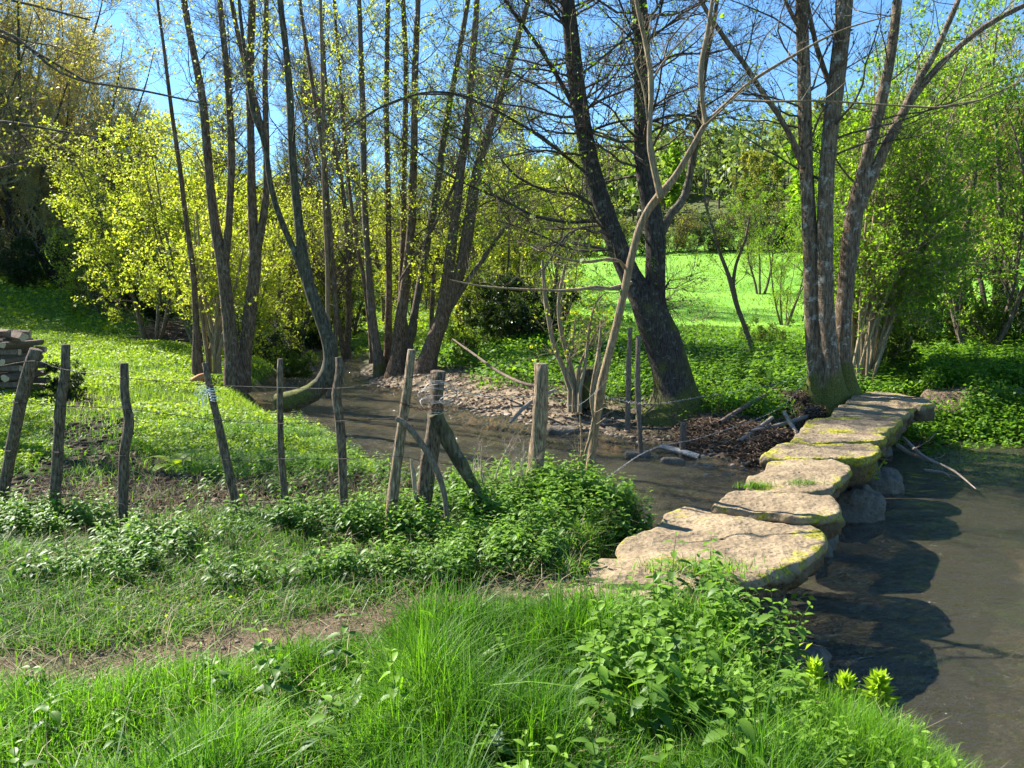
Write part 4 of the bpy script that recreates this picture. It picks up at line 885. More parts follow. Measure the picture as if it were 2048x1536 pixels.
real_tree('forked_oak', 'massive dark forked tree leaning left on the far bank', 'tree', [
    dict(p=[(1352, 832, 118), (1350, 780, 92), (1338, 730, 84), (1322, 680, 80), (1306, 640, 78), (1285, 595, 62), (1262, 555, 50), (1238, 500, 46), (1208, 420, 42), (1180, 320, 38), (1155, 180, 35), (1141, 60, 32), (1132, -20, 29), (1118, -180, 20), (1105, -380, 8)], Y=13.2, K=44, sides=24),
    dict(p=[(1312, 650, 64), (1309, 600, 50), (1311, 540, 45), (1311, 480, 45), (1301, 410, 42), (1287, 320, 37), (1285, 200, 35), (1283, 80, 33), (1276, -20, 30), (1268, -180, 20), (1262, -380, 8)], Y=13.2, root=False, K=36, sides=22),
    dict(p=[(1318, 480, 20), (1340, 430, 19), (1368, 395, 17), (1385, 320, 15), (1398, 240, 13), (1410, 130, 11), (1430, 30, 9), (1450, -120, 4)], Y=13.6, root=False, bark=M['bark_grey'], nb=6)],
    M['bark_dark'], ws=0.9, leaf='leaf_spring', leaf_frac=0.25, nb=(42, 10, 8), bl=(1.2, 4.0), t0=0.28, t1=0.98, ang=(50, 95), up=0.02, lump=0.06, fl=0.45, rmin=0.0036, sub=(0.5, 1.2), sub2=(0.2, 0.5),
    limbs=[dict(p=[(1196, 443, 9), (1130, 444, 9), (1070, 432, 8), (1010, 402, 7), (960, 380, 6), (900, 352, 5), (830, 300, 4), (760, 250, 3)], Y=13.2, Y2=12.5),
           dict(p=[(1172, 345, 11), (1130, 312, 10), (1085, 275, 9), (1035, 245, 8), (980, 215, 7), (920, 190, 7), (850, 185, 6), (760, 215, 6), (690, 262, 4)], Y=13.2, Y2=12.0),
           dict(p=[(1160, 240, 16), (1130, 180, 14), (1085, 105, 12), (1045, 50, 11), (1010, 0, 10), (960, -80, 6)], Y=13.2),
           dict(p=[(1140, 60, 10), (1100, 10, 9), (1060, -50, 6)], Y=13.2),
           dict(p=[(1208, 425, 10), (1150, 390, 9), (1090, 380, 8), (1030, 350, 6), (990, 300, 4)], Y=13.2, Y2=13.8),
           dict(p=[(1300, 640, 9), (1322, 590, 8), (1340, 560, 4)], Y=13.2),
           dict(p=[(1285, 250, 8), (1350, 230, 7), (1420, 235, 5), (1500, 210, 3)], Y=13.2, Y2=14), dict(p=[(1285, 150, 8), (1350, 110, 7), (1430, 105, 5), (1530, 70, 3)], Y=13.2, Y2=14),
           dict(p=[(1160, 270, 8), (1230, 245, 7), (1290, 240, 5), (1370, 260, 3)], Y=13.4, Y2=14), dict(p=[(1215, 500, 8), (1150, 500, 7), (1080, 470, 5), (1010, 445, 3)], Y=13.2, Y2=13.8)])
real_tree('ash_sapling', 'pale smooth leaning tree at the near water edge, forking into long thin arms', 'tree', [
    dict(p=[(1172, 1015, 30), (1180, 940, 27), (1187, 880, 22), (1196, 820, 24), (1200, 785, 28), (1212, 730, 22), (1228, 670, 22), (1245, 600, 21), (1260, 530, 20), (1278, 460, 19), (1300, 415, 20), (1325, 385, 24), (1352, 350, 17), (1385, 295, 15), (1410, 250, 13), (1445, 215, 11), (1500, 165, 9), (1580, 115, 7), (1680, 62, 5), (1790, 28, 3)], Y=6.4, Y2=6.0, K=70, sides=18, fl=0.15, nb=10, t0=0.62)],
    M['bark_pale'], ws=0.74, leaf='leaf_spring', leaf_frac=0.02, nb=(8, 3, 2), bl=(0.25, 0.7), t0=0.5, lump=0.08, rmin=0.0014, twig='hazel_stem', sub=(0.1, 0.3), sub2=(0.04, 0.12), up=0.12,
    limbs=[dict(p=[(1322, 395, 18), (1310, 345, 15), (1299, 290, 12), (1301, 220, 11), (1303, 160, 12), (1292, 90, 11), (1278, 30, 10), (1262, -60, 8)], Y=6.1),
           dict(p=[(1412, 248, 12), (1403, 190, 11), (1402, 130, 11), (1414, 70, 10), (1425, 0, 9), (1440, -80, 6)], Y=6.1),
           dict(p=[(1468, 200, 5), (1540, 203, 5), (1640, 202, 4), (1760, 209, 4), (1880, 215, 4), (1960, 200, 3), (2048, 160, 2)], Y=6.0, Y2=5.6),
           dict(p=[(1264, 565, 8), (1235, 578, 7), (1190, 574, 7), (1140, 582, 6), (1090, 580, 6), (1030, 578, 5), (960, 572, 4), (900, 560, 3)], Y=6.3, Y2=6.0),
           dict(p=[(1257, 550, 8), (1243, 525, 7), (1215, 518, 6), (1180, 524, 6), (1130, 518, 5), (1085, 500, 4), (1040, 480, 3)], Y=6.3, Y2=6.1),
           dict(p=[(1303, 165, 5), (1330, 120, 4), (1375, 70, 3), (1430, 20, 2)], Y=6.1), dict(p=[(1295, 240, 3), (1285, 170, 4), (1258, 100, 3), (1240, 60, 2)], Y=6.1),
           dict(p=[(1410, 250, 4), (1470, 195, 3), (1510, 150, 2.5), (1520, 90, 2), (1560, 40, 2)], Y=5.9),
           dict(p=[(1160, 975, 5), (1172, 900, 7), (1188, 850, 6), (1182, 790, 7), (1198, 700, 8), (1202, 640, 3)], Y=6.25),
           dict(p=[(1140, 985, 6), (1160, 930, 6), (1163, 880, 5), (1160, 830, 3)], Y=6.25)])
real_tree('field_maple', 'big three-stemmed tree with lichen spots at the far end of the footbridge', 'tree', [
    dict(p=[(1640, 805, 66), (1637, 750, 50), (1630, 690, 44), (1625, 620, 40), (1622, 520, 36), (1617, 420, 33), (1612, 330, 32), (1610, 240, 32), (1608, 140, 31), (1604, 40, 29), (1602, -60, 26), (1598, -220, 16), (1590, -400, 5)], Y=12.3, K=40, sides=20),
    dict(p=[(1668, 802, 60), (1662, 740, 46), (1656, 680, 42), (1651, 600, 40), (1650, 500, 40), (1651, 400, 37), (1657, 300, 37), (1668, 200, 40), (1680, 100, 39), (1690, 0, 37), (1700, -150, 26), (1712, -380, 8)], Y=12.15, K=40, sides=20),
    dict(p=[(1690, 795, 66), (1684, 720, 46), (1686, 640, 41), (1693, 560, 40), (1702, 480, 44), (1712, 410, 40), (1728, 340, 30), (1746, 265, 28), (1765, 190, 26), (1780, 120, 22), (1792, 30, 20), (1800, -80, 16), (1806, -300, 5)], Y=12.4, K=40, sides=20),
    dict(p=[(1715, 420, 30), (1745, 350, 26), (1775, 285, 23), (1800, 235, 21), (1830, 190, 18), (1880, 130, 15), (1940, 75, 14), (2000, 35, 13), (2070, 0, 11), (2180, -60, 5)], Y=12.4, root=False, nb=9, t0=0.3),
    dict(p=[(1800, 235, 18), (1835, 165, 17), (1870, 105, 15), (1895, 50, 13), (1920, -10, 11), (1960, -130, 4)], Y=12.4, root=False, nb=6)],
    M['bark_right'], ws=0.8, leaf='leaf_green', leaf_frac=0.16, nb=(15, 7, 5), bl=(1.0, 2.6), t0=0.4, lump=0.05, fl=0.35, rmin=0.003,
    limbs=[dict(p=[(1606, 335, 15), (1590, 290, 13), (1560, 235, 12), (1525, 185, 12), (1490, 130, 11), (1455, 85, 11), (1415, 25, 10), (1390, -20, 8)], Y=12.2),
           dict(p=[(1610, 70, 12), (1590, 40, 10), (1570, 0, 8), (1545, -60, 5)], Y=12.2), dict(p=[(1675, 215, 13), (1652, 150, 12), (1632, 90, 11), (1618, 20, 9), (1600, -80, 5)], Y=12.3)])
real_tree('young_tree', 'thin bent young tree at the edge of the bright field', 'tree', [dict(p=[(1503, 692, 10), (1490, 655, 9), (1474, 612, 9), (1465, 575, 11), (1455, 545, 8), (1440, 505, 7), (1425, 455, 6), (1410, 400, 5), (1408, 340, 3)], Y=17.5, fl=0.2),
    dict(p=[(1465, 575, 8), (1472, 530, 6), (1490, 480, 5), (1500, 430, 3)], Y=17.5, root=False)], M['dead'], leaf='leaf_spring', leaf_frac=0.9, leaf_n=2, leaf_size=0.04, nb=(12, 6, 5), bl=(0.6, 1.5), t0=0.35, sub=(0.2, 0.6), sub2=(0.1, 0.3), rmin=0.003)
# suckers by the mossy stump
real_tree('hazel_suckers', 'spray of thin suckers growing from the mossy stump', 'shrub', [
    dict(p=[(1142, 780, 13), (1128, 740, 11), (1108, 690, 10), (1098, 640, 10), (1090, 590, 9), (1085, 520, 6)], Y=13.8, bark=M['hazel_stem']),
    dict(p=[(1150, 780, 12), (1138, 720, 10), (1122, 660, 9), (1118, 600, 8), (1130, 530, 5)], Y=13.8, bark=M['hazel_stem']),
    dict(p=[(1160, 780, 8), (1172, 720, 7), (1178, 660, 6), (1190, 610, 4), (1205, 590, 3)], Y=13.6, bark=M['hazel_stem']),
    dict(p=[(1155, 780, 7), (1160, 730, 6), (1180, 690, 5), (1205, 640, 3)], Y=13.7, bark=M['hazel_stem']),
    dict(p=[(1148, 780, 7), (1135, 740, 5), (1145, 690, 4), (1150, 640, 3)], Y=13.7, bark=M['hazel_stem']),
    dict(p=[(1186, 780, 6), (1200, 720, 5), (1190, 670, 3)], Y=13.5, bark=M['hazel_stem'])], M['hazel_stem'], leaf='leaf_lime', leaf_frac=0.5, leaf_size=0.055, nb=(7, 4, 3), bl=(0.4, 1.1), t0=0.3, sub=(0.2, 0.5), sub2=(0.08, 0.2), twig='hazel_stem', sides=8, fl=0.1, rmin=0.003)
# pale suckers next to the left twin trees
S_ = []
for k in range(11):
    x0 = 425 + rng.uniform(-14, 14); x1 = x0 + (k - 5) * 11 + rng.uniform(-6, 6); top = rng.uniform(380, 520)
    S_.append(dict(p=[(x0, 712, 8), (x0 + (x1 - x0) * 0.3, 650, 7), (x0 + (x1 - x0) * 0.7, 570, 6), (x1, top, 3)], Y=17.6 + rng.uniform(-.3, .3), bark=M['hazel_stem']))
real_tree('hazel_suckers', 'fan of pale suckers between the slender left tree and its twin neighbours', 'shrub', S_, M['hazel_stem'], leaf='leaf_lime', leaf_frac=0.9, leaf_n=3, leaf_size=0.07, nb=(6, 5, 4), bl=(0.5, 1.4), t0=0.35, sub=(0.3, 0.7), sub2=(0.1, 0.3), twig='hazel_stem', sides=7, fl=0.1, rmin=0.003)
# big hazel at the right
S_ = []
for k in range(46):
    x0 = 1722 + rng.uniform(-24, 26); ln = rng.uniform(0.1, 1.0); x1 = x0 + ln * 260 - 25 + rng.uniform(-25, 25); top = rng.uniform(40, 520) + ln * 60
    S_.append(dict(p=[(x0, 765, 8), (x0 + (x1 - x0) * 0.14, 670, 7.5), (x0 + (x1 - x0) * 0.42, 540, 7), (x1, top, 3)], Y=15.2 + rng.uniform(-.8, .8), K=14, bark=M['hazel_stem']))
real_tree('hazel_bush', 'large leafy hazel with dense pale suckers right of the three-stemmed tree', 'shrub', S_, M['hazel_stem'], ws=0.8, leaf='leaf_spring', leaf_frac=1.0, leaf_n=3, leaf_size=0.065, nb=(10, 7, 5), bl=(0.7, 1.8), t0=0.3, sub=(0.3, 0.8), sub2=(0.12, 0.35), twig='hazel_stem', sides=6, fl=0.1, rmin=0.003)
# dead briar by the gate posts
S_ = []
for k in range(9):
    x0 = 985 + rng.uniform(-40, 60); x1 = x0 + rng.uniform(-70, 60); S_.append(dict(p=[(x0, 1010, 4), ((x0 + x1) / 2 + rng.uniform(-20, 20), 950, 3.4), (x1, rng.uniform(850, 930), 1.6)], Y=5.75 + rng.uniform(-.15, .25), K=10, bark=M['dead_pale']))
real_tree('dead_briar', 'leafless tan thorny briar between the brace log and the lone pale post', 'shrub', S_, M['dead_pale'], nb=(6, 3, 1), bl=(0.12, 0.38), t0=0.25, sub=(0.05, 0.16), sub2=(0.03, 0.07), twig='dead_pale', sides=5, fl=0, rmin=0.0011, ang=(40, 90), lump=0)
# twigs of a tree outside the frame on the left
real_tree('roadside_tree', 'tree beyond the left edge whose budding boughs reach into the sky', 'tree', [dict(p=[(-560, 1000, 60), (-540, 700, 52), (-500, 380, 44), (-420, 100, 36), (-350, -150, 28), (-300, -500, 12)], Y=11)],
    M['bark_grey'], leaf='leaf_olive', leaf_frac=0.7, leaf_n=2, leaf_size=0.045, nb=(40, 9, 7), bl=(1.5, 4.2), t0=0.3, up=0.03, sub=(0.4, 1.0), sub2=(0.15, 0.45), bias=(0.9, 0, 0),
    limbs=[dict(p=[(-450, 200, 14), (-200, 235, 12), (0, 243, 7), (120, 262, 5), (200, 275, 3)], Y=11), dict(p=[(-460, 260, 12), (-200, 330, 8), (-40, 345, 6), (60, 320, 4)], Y=11),
           dict(p=[(-420, 100, 16), (-200, 40, 12), (0, 60, 8), (130, 150, 6), (280, 180, 5), (420, 210, 4)], Y=11.5), dict(p=[(-400, 40, 12), (-200, -40, 10), (20, 0, 6), (180, 40, 4)], Y=11)])

# ------------------------------------------------------------------ repeated trees, built once then copied
def proto(name, seed, H, nst, lean, cr, nb, leaf, leaf_n, leaf_size, bark, twig='twig', rs=0.09, leaf_frac=1.0, t0=0.2, up=0.1, rmin=0.004, ang=(35, 75), l1=0.32, l2=0.16, l3=0.07, sides=8, flat=0.5, extra=0):
    global rng
    keep = rng; rng = np.random.default_rng(seed)
    K = 16; P = np.zeros((nst, K, 3)); a = rng.uniform(0, 6.28, nst); d = nrm(np.stack([np.cos(a) * lean, np.sin(a) * lean, np.ones(nst)], -1) + rng.normal(0, 0.05, (nst, 3)))
    hh = H * rng.uniform(0.75, 1.05, nst); P[:, 0] = np.stack([np.cos(a), np.sin(a), np.zeros(nst)], -1) * rs * (1.6 if nst > 1 else 0) + [0, 0, -0.3]
    for k in range(1, K):
        d = nrm(d + rng.normal(0, 0.045, (nst, 3)) + [0, 0, 0.02]); P[:, k] = P[:, k - 1] + d * (hh / (K - 1))[:, None]
    R = rs * (hh / H)[:, None] * np.linspace(1, 0.12, K) * np.ones((nst, 1)); R[:, 0] *= 1.3
    mt = MB(); tubes(mt, P, R, sides, lump=0.05)
    B, BR = spawn(P, R, nb[0], t0, 0.98, H * l1 * 0.6, H * l1, ang=ang, K=8, up=up, wob=0.12, rf=0.4, rmin=rmin * 1.5)
    S, SR = spawn(B, BR, nb[1], 0.15, 1, H * l2 * 0.5, H * l2, ang=(25, 65), K=5, up=up, wob=0.13, rf=0.6, rmin=rmin)
    T, TR = spawn(S, SR, nb[2], 0.15, 1, H * l3 * 0.5, H * l3, ang=(20, 60), K=4, up=up, wob=0.14, rf=0.7, rmin=rmin * 0.8)
    mc = MB(); tubes(mc, B, BR, 4); tubes(mc, S, SR, 3); tubes(mc, T, TR, 3)
    ml = MB(); k_ = rng.uniform(0, 1, len(T)) < leaf_frac
    if leaf: p_, a_ = along(T[k_], leaf_n, 0.2, 1.05); leaves(ml, p_, a_, leaf_size, flat=flat)
    rng = keep
    return dict(name=name, trunk=mt.mesh('trunk', bark), crown=mc.mesh('crown', M[twig]), leaf=ml.mesh('foliage', M[leaf]) if leaf else None)
def plant(pr, x, y, label, cat='tree', group=None, s=1.0, rot=None, sz=1.0, lean=(0, 0), z=None):
    e = thing(pr['name'], (x, y, h1(x, y) - 0.03 if z is None else z), label, cat, group)
    e.rotation_euler = (lean[0], lean[1], rng.uniform(0, 6.28) if rot is None else rot); e.scale = (s, s, s * sz)
    link('trunk', pr['trunk'], e); c = link('crown', pr['crown'], e)
    if pr['leaf']: link('foliage', pr['leaf'], c)
    return e
BG = M['bark_grey']
lime_a = proto('hazel_tree', 1, 5.8, 8, 0.36, 2, (9, 9, 7), 'leaf_lime', 4, 0.07, BG, rs=0.05, t0=0.12)
lime_b = proto('hazel_tree', 2, 7.8, 6, 0.28, 2, (12, 9, 7), 'leaf_lime', 4, 0.075, BG, rs=0.07, t0=0.15, up=0.05)
spring_a = proto('maple_tree', 3, 9.0, 3, 0.22, 2, (12, 9, 7), 'leaf_spring', 4, 0.08, BG, rs=0.11, t0=0.15)
spring_b = proto('maple_tree', 4, 7.0, 5, 0.3, 2, (8, 8, 7), 'leaf_spring', 4, 0.075, BG, rs=0.07, t0=0.1)
bare_a = proto('bare_alder', 5, 15, 1, 0.05, 2, (70, 11, 9), 'leaf_lime', 1, 0.08, A0, rs=0.16, leaf_frac=0.25, t0=0.25, l1=0.20, l2=0.085, l3=0.04, rmin=0.006)
bare_b = proto('bare_alder', 6, 16, 2, 0.07, 2, (42, 10, 8), 'leaf_olive', 1, 0.07, A0, rs=0.15, leaf_frac=0.3, t0=0.2, l1=0.20, l2=0.085, l3=0.04, rmin=0.006)
wood_a = proto('willow_tree', 7, 14, 6, 0.30, 3, (14, 9, 9), 'leaf_gold', 3, 0.075, M['bark_dark'], 'twig_olive', rs=0.14, leaf_frac=1.0, t0=0.25, l1=0.27, l2=0.12, l3=0.055, rmin=0.006)
wood_b = proto('willow_tree', 8, 12.5, 7, 0.42, 3, (13, 9, 9), 'leaf_gold', 3, 0.075, M['bark_dark'], 'twig_olive', rs=0.12, leaf_frac=0.9, t0=0.2, l1=0.28, l2=0.13, l3=0.06, rmin=0.006)
ivy = proto('ivy_tree', 9, 8, 1, 0.05, 1, (40, 8, 7), 'leaf_dark', 6, 0.10, M['bark_dark'], rs=0.2, t0=0.08, l1=0.16, l2=0.09, l3=0.05)
dark_bush = proto('holly_bush', 10, 2.2, 6, 0.5, 1, (8, 7, 6), 'leaf_dark', 6, 0.07, M['bark_dark'], rs=0.03, t0=0.08, l1=0.4, l2=0.2, l3=0.1, rmin=0.003)
green_bush = proto('elder_bush', 12, 2.4, 7, 0.5, 1, (7, 7, 5), 'leaf_green', 5, 0.075, M['hazel_stem'], rs=0.025, t0=0.08, l1=0.4, l2=0.2, l3=0.1, rmin=0.003)
grey_bush = proto('blackthorn_bush', 13, 3.0, 8, 0.5, 1, (9, 8, 7), 'leaf_olive', 1, 0.08, M['bark_grey'], 'twig', rs=0.03, leaf_frac=0.6, t0=0.08, l1=0.4, l2=0.2, l3=0.1, rmin=0.007)

def px_plant(pr, px, Y, label, **k):
    x = at(px, 600, Y)[0]; return plant(pr, x, Y, label, **k)
# lime hazels behind the left twin trees
G = 'lime-leaved hazels behind the stems'
for pr, px, Y, s, lb in [(lime_b, 300, 28, 1.1, 'yellow-green hazel filling the gap left of the slender tree'), (lime_a, 410, 24, 1.25, 'yellow-green hazel behind the fan of pale suckers'),
        (lime_b, 520, 30, 1.05, 'yellow-green hazel behind the dark twin tree'), (lime_a, 215, 34, 1.1, 'low lime hazel at the left meadow corner'), (lime_b, 590, 36, 1.1, 'lime hazel on the dark bank behind the hook-shaped trunk'),
        (spring_a, 700, 40, 0.95, 'green maple seen between the thin pair and the midstream clump'), (lime_b, 820, 34, 1.0, 'lime hazel right behind the midstream clump'), (lime_a, 640, 38, 1.15, 'low lime hazel at the head of the stream'),
        (spring_a, 930, 36, 0.9, 'green maple behind the right-leaning pair'), (lime_a, 1000, 26, 1.15, 'bright lime hazel above the dark holly'), (lime_b, 1085, 29, 1.0, 'lime hazel between the leaning pair and the forked tree'),
        (spring_b, 1130, 34, 0.9, 'green maple behind the left stem of the forked tree'), (spring_a, 480, 44, 1.0, 'tall green maple deep behind the twin trees'), (spring_a, 380, 46, 1.0, 'tall green maple behind the brush pile'),
        (lime_a, 470, 21.5, 0.8, 'small lime hazel at the water bend by the twin trees')]:
    px_plant(pr, px, Y, lb, group=G, s=s)
G = 'tall bare alders behind the clump'
for k, (px, Y, s, lb) in enumerate([(575, 34, 1.0, 'dark straight trunk behind the hook-shaped tree'), (700, 30, .95, 'thin bare alder left of the midstream clump'), (860, 31, 1.0, 'bare alder between clump and leaning pair'), (640, 42, 1.05, 'bare alder behind the thin pair'),
        (770, 44, 1.1, 'far bare alder directly behind the clump'), (930, 42, 1.0, 'far bare alder behind the leaning pair'), (1010, 33, .85, 'bare alder right of the leaning pair'), (1080, 40, .8, 'bare alder left of the forked tree'), (520, 40, 1.05, 'far bare alder behind the dark twin tree'), (445, 34, 0.95, 'bare alder behind the high fork'), (830, 50, 1.1, 'farthest bare alder above the stream head'), (690, 52, 1.1, 'farthest bare alder left of the stream head')]):
    px_plant([bare_a, bare_b][k % 2], px, Y, lb, group=G, s=s)
G = 'willows of the left wood'
for k, (px, Y, s, lb) in enumerate([(20, 41.2, 1.27, 'nearest dark-stemmed willow at the left edge'), (110, 43.95, 1.30, 'broad willow leaning over the left meadow'), (-120, 40.1, 1.30, 'willow cut by the left edge'), (200, 47.8, 1.20, 'willow behind the meadow corner'), (40, 47.8, 1.43, 'tall willow deep in the left wood'),
        (-90, 45.6, 1.49, 'second tall willow at the left edge of the wood'), (-330, 42.3, 1.43, 'willow standing outside the left edge'), (270, 53.3, 1.10, 'farthest willow of the left wood'), (130, 53.3, 1.43, 'willow closing the back of the left wood'), (-380, 36.8, 1.23, 'willow just left of the view near the woodpile')]):
    px_plant([wood_a, wood_b][k % 2], px, Y, lb, group=G, s=s)
px_plant(ivy, 60, 46, 'ivy-clad dark trunk in the left wood', s=1.0, group='ivy-clad trees'); px_plant(ivy, 170, 42, 'ivy-clad tree at the shady back of the meadow', s=1.15, group='ivy-clad trees'); px_plant(ivy, 120, 50, 'ivy-clad tree deep behind the willows', s=0.9, group='ivy-clad trees')
G = 'dark understory bushes'
for px, Y, s, pr, lb in [(250, 38, 1.2, dark_bush, 'dark bush at the shady left meadow end'), (180, 37, 1.0, green_bush, 'green bush in front of the shady left wood'), (310, 36, 1.0, dark_bush, 'dark bush behind the brush pile'), (60, 39, 1.3, dark_bush, 'dark bush under the ivy-clad trunk'), (520, 27, .85, dark_bush, 'dark bush overhanging the left stream bank'), (560, 30, .8, dark_bush, 'dark bush on the outer stream bend'),
        (620, 37, .9, dark_bush, 'dark bush where the stream vanishes'), (700, 41, 1.0, dark_bush, 'dark bush behind the riffle'), (990, 23.5, 1.05, dark_bush, 'dark holly under the bright lime hazel'), (1050, 23, 1.1, dark_bush, 'second dark holly left of the field'), (1095, 24, .85, dark_bush, 'rounded holly at the field corner'), (930, 21.5, .6, green_bush, 'bramble behind the leaning pair'), (600, 23, .6, green_bush, 'green bush over the dark stream bank'),
        (1745, 16.5, .9, green_bush, 'green bush among the hazel suckers'), (1900, 19, .8, green_bush, 'green bush on the right slope'), (2020, 18, .9, green_bush, 'green bush at the right picture edge'), (1530, 19, .5, green_bush, 'low elder left of the three-stemmed tree')]:
    px_plant(pr, px, Y, lb, cat='bush', group=G, s=s)
plant(dark_bush, px0 + 0.55, pile_y + 0.1, 'small dark evergreen bush against the woodpile', cat='bush', s=0.33)
G = 'leafy trees on the right'
for px, Y, s, pr, lb in [(1850, 20, 1.0, spring_a, 'green maple behind the large hazel'), (1960, 18, 1.0, spring_b, 'bushy green maple near the right edge'), (2080, 21, 1.1, spring_a, 'tall green maple cut by the right edge'), (1760, 25, 1.0, spring_a, 'green maple directly behind the three-stemmed tree'), (2200, 17, 1.0, spring_b, 'maple standing outside the right edge'),
        (1900, 30, 1.1, spring_a, 'back row maple above the right slope'), (2050, 32, 1.1, wood_b, 'olive willow behind the right maples'), (1570, 30, .62, spring_b, 'light green tree left of the three stems, on the field edge'), (1520, 40, .7, spring_a, 'light green tree standing before the hedge'), (1640, 36, .9, spring_a, 'green tree behind the three stems on the field'), (1990, 24, .7, wood_a, 'willow with mixed stems on the right slope')]:
    px_plant(pr, px, Y, lb, group=G, s=s)
G = 'hedge at the top of the field'
nm = ['leftmost', 'second', 'third', 'fourth', 'fifth', 'sixth', 'seventh', 'eighth', 'ninth', 'tenth', 'eleventh', 'twelfth', 'thirteenth', 'fourteenth']
for k in range(14):
    px = 1130 + k * 42; Y = 66 - (px - 1130) * 0.022
    px_plant([grey_bush, dark_bush, grey_bush][k % 3], px, Y, f'{nm[k]} grey-green bush of the hedge along the field top', cat='bush', group=G, s=1.0 + 0.35 * ((k * 7) % 3) / 2)
G = 'trees on the far hillside'
far_a = proto('hillside_tree', 21, 9, 1, 0.05, 1, (26, 8, 5), 'leaf_spring', 5, 0.28, BG, rs=0.16, t0=0.15, rmin=0.02, l1=0.3)
far_b = proto('hillside_tree', 22, 8, 2, 0.2, 1, (14, 8, 5), 'leaf_olive', 4, 0.25, BG, rs=0.14, t0=0.15, rmin=0.02, l1=0.3)
for k in range(26):
    px = 1060 + (k * 83) % 620; Y = 74 + (k * 37) % 60
    px_plant([far_a, far_b][k % 2], px, Y, ['budding green tree on the wooded hillside', 'budding olive tree on the wooded hillside'][k % 2], group=G, s=0.75 + 0.3 * ((k * 5) % 4) / 3)
for k in range(22):
    px = -200 + (k * 97) % 1300; Y = 60 + (k * 29) % 50
    px_plant([far_a, far_b, bare_b][k % 3], px, Y, ['distant green tree closing the valley', 'distant olive tree closing the valley', 'distant bare tree closing the valley'][k % 3], group='trees closing the valley', s=1.0 + 0.3 * ((k * 5) % 4) / 3)
for k in range(10):
    px = 1650 + (k * 71) % 620; Y = 44 + (k * 17) % 34
    px_plant([far_a, far_b][k % 2], px, Y, ['distant green tree above the right slope', 'distant olive tree above the right slope'][k % 2], group='trees above the right slope', s=1.0)

# far woodland on the slopes: reads as one mass
def woodland():
    ml = MB(); mt = MB(); n = 1900
    x = rng.uniform(-100, 130, n * 4); y = rng.uniform(62, 150, n * 4); q = y * 0.95 + 0.22 * x
    k_ = (q > 78) | ((x < -3) & (y > 66)); x, y = x[k_][:n], y[k_][:n]; n = len(x); z = hgt(x, y); H = rng.uniform(5, 10, n)
    P = np.stack([np.stack([x, y, z - .3], -1), np.stack([x, y, z + H * .8], -1)], 1); tubes(mt, P, np.full((n, 2), .14) * [1, .3], 4)
    m = 80; d = nrm(rng.normal(0, 1, (n, m, 3))); r = rng.uniform(0, 1, (n, m, 1)) ** .4
    c = np.stack([x, y, z + H * .58], -1)[:, None] + d * r * np.stack([H * .36, H * .36, H * .45], -1)[:, None]
    leaves(ml, c.reshape(-1, 3), rng.normal(0, 1, (n * m, 3)), rng.uniform(.35, .9, n * m), width=.7, rnd=np.clip(np.repeat(rng.uniform(0, 1, n), m) + rng.normal(0, .15, n * m), 0, 1))
    r_ = ml.build('woodland', M['leaf_far']); tag(r_, 'hazy green woodland covering the far slopes', 'woodland', kind='stuff')
    mt.build('trunks', M['bark_grey'], r_)
M['leaf_far'] = leaf_mat('far_leaf', (0.08, 0.12, 0.04), (0.15, 0.22, 0.06), 0.4)
woodland()
G = 'leafy trees behind the left wood'
for px, Y, s, lb in [(-60, 44, 1.7, 'tall leafy tree at the far left behind the willows'), (60, 54, 1.7, 'tall leafy tree behind the ivy-clad trunks'), (140, 41, 1.35, 'leafy tree shading the far left of the meadow'), (-170, 36, 1.6, 'leafy tree beyond the left edge above the meadow')]:
    px_plant(wood_b, px, Y, lb, group=G, s=s * 0.75)
# ------------------------------------------------------------------ grass, herbs, nettles
def frust(x, y, m=1.6): return (np.abs(x) < 0.72 * y + m)
def blades(mb, pos, h, lean, width, K=4, rv=None):
    n = len(pos); a = rng.uniform(0, 6.28, n); ld = np.stack([np.cos(a), np.sin(a), np.zeros(n)], -1)
    b = a + rng.normal(0, 0.6, n) + 1.57; sd = np.stack([np.cos(b), np.sin(b), np.zeros(n)], -1)
    t = np.linspace(0, 1, K); out = np.zeros((n, K, 2, 3))
    for k, tt in enumerate(t):
        c = pos + np.array([0, 0, 1.0]) * (h * (tt - 0.35 * lean * tt ** 2.5))[:, None] + ld * (h * lean * tt ** 2)[:, None]
        w_ = width * (1 - tt ** 1.6 * 0.93) * 0.5
        out[:, k, 0] = c + sd * w_[:, None]; out[:, k, 1] = c - sd * w_[:, None]
    i = np.arange(n * K * 2).reshape(n, K, 2)
    mb.add(out, np.stack([i[:, :-1, 0], i[:, :-1, 1], i[:, 1:, 1], i[:, 1:, 0]], -1).reshape(-1, 4), np.repeat(np.clip(rng.uniform(0, 1, n) * .6 + .4 * sst(.3, .7, fbm(pos[:, 0] * 1.1, pos[:, 1] * 1.1, 401, 4)) + rng.normal(0, .08, n), 0, 1), K - 1))
def scatter(n, x0, x1, y0, y1, dens, m=1.2):
    x = rng.uniform(x0, x1, n); y = rng.uniform(y0, y1, n); k = frust(x, y, m); x, y = x[k], y[k]
    p = dens(x, y); k = rng.uniform(0, 1, len(x)) < p; x, y = x[k], y[k]
    return x, y, hgt(x, y)
def path_side(x, y):      # >0 nearer the camera than the trail
    yy = np.interp(x, path_pl[:, 0], path_pl[:, 1]); return yy - y
def base_ok(x, y):
    d, near = stream(x, y); p, m, _, _ = masks(x, y); return d, near, p, m
slab_zone = np.array([atz(a, b)[:2] for a, b in [(1150, 1175), (1225, 1105), (1330, 1015), (1700, 785), (1860, 800), (1660, 1100), (1480, 1165), (1400, 1165), (1330, 1225), (1210, 1235), (1130, 1205)]])
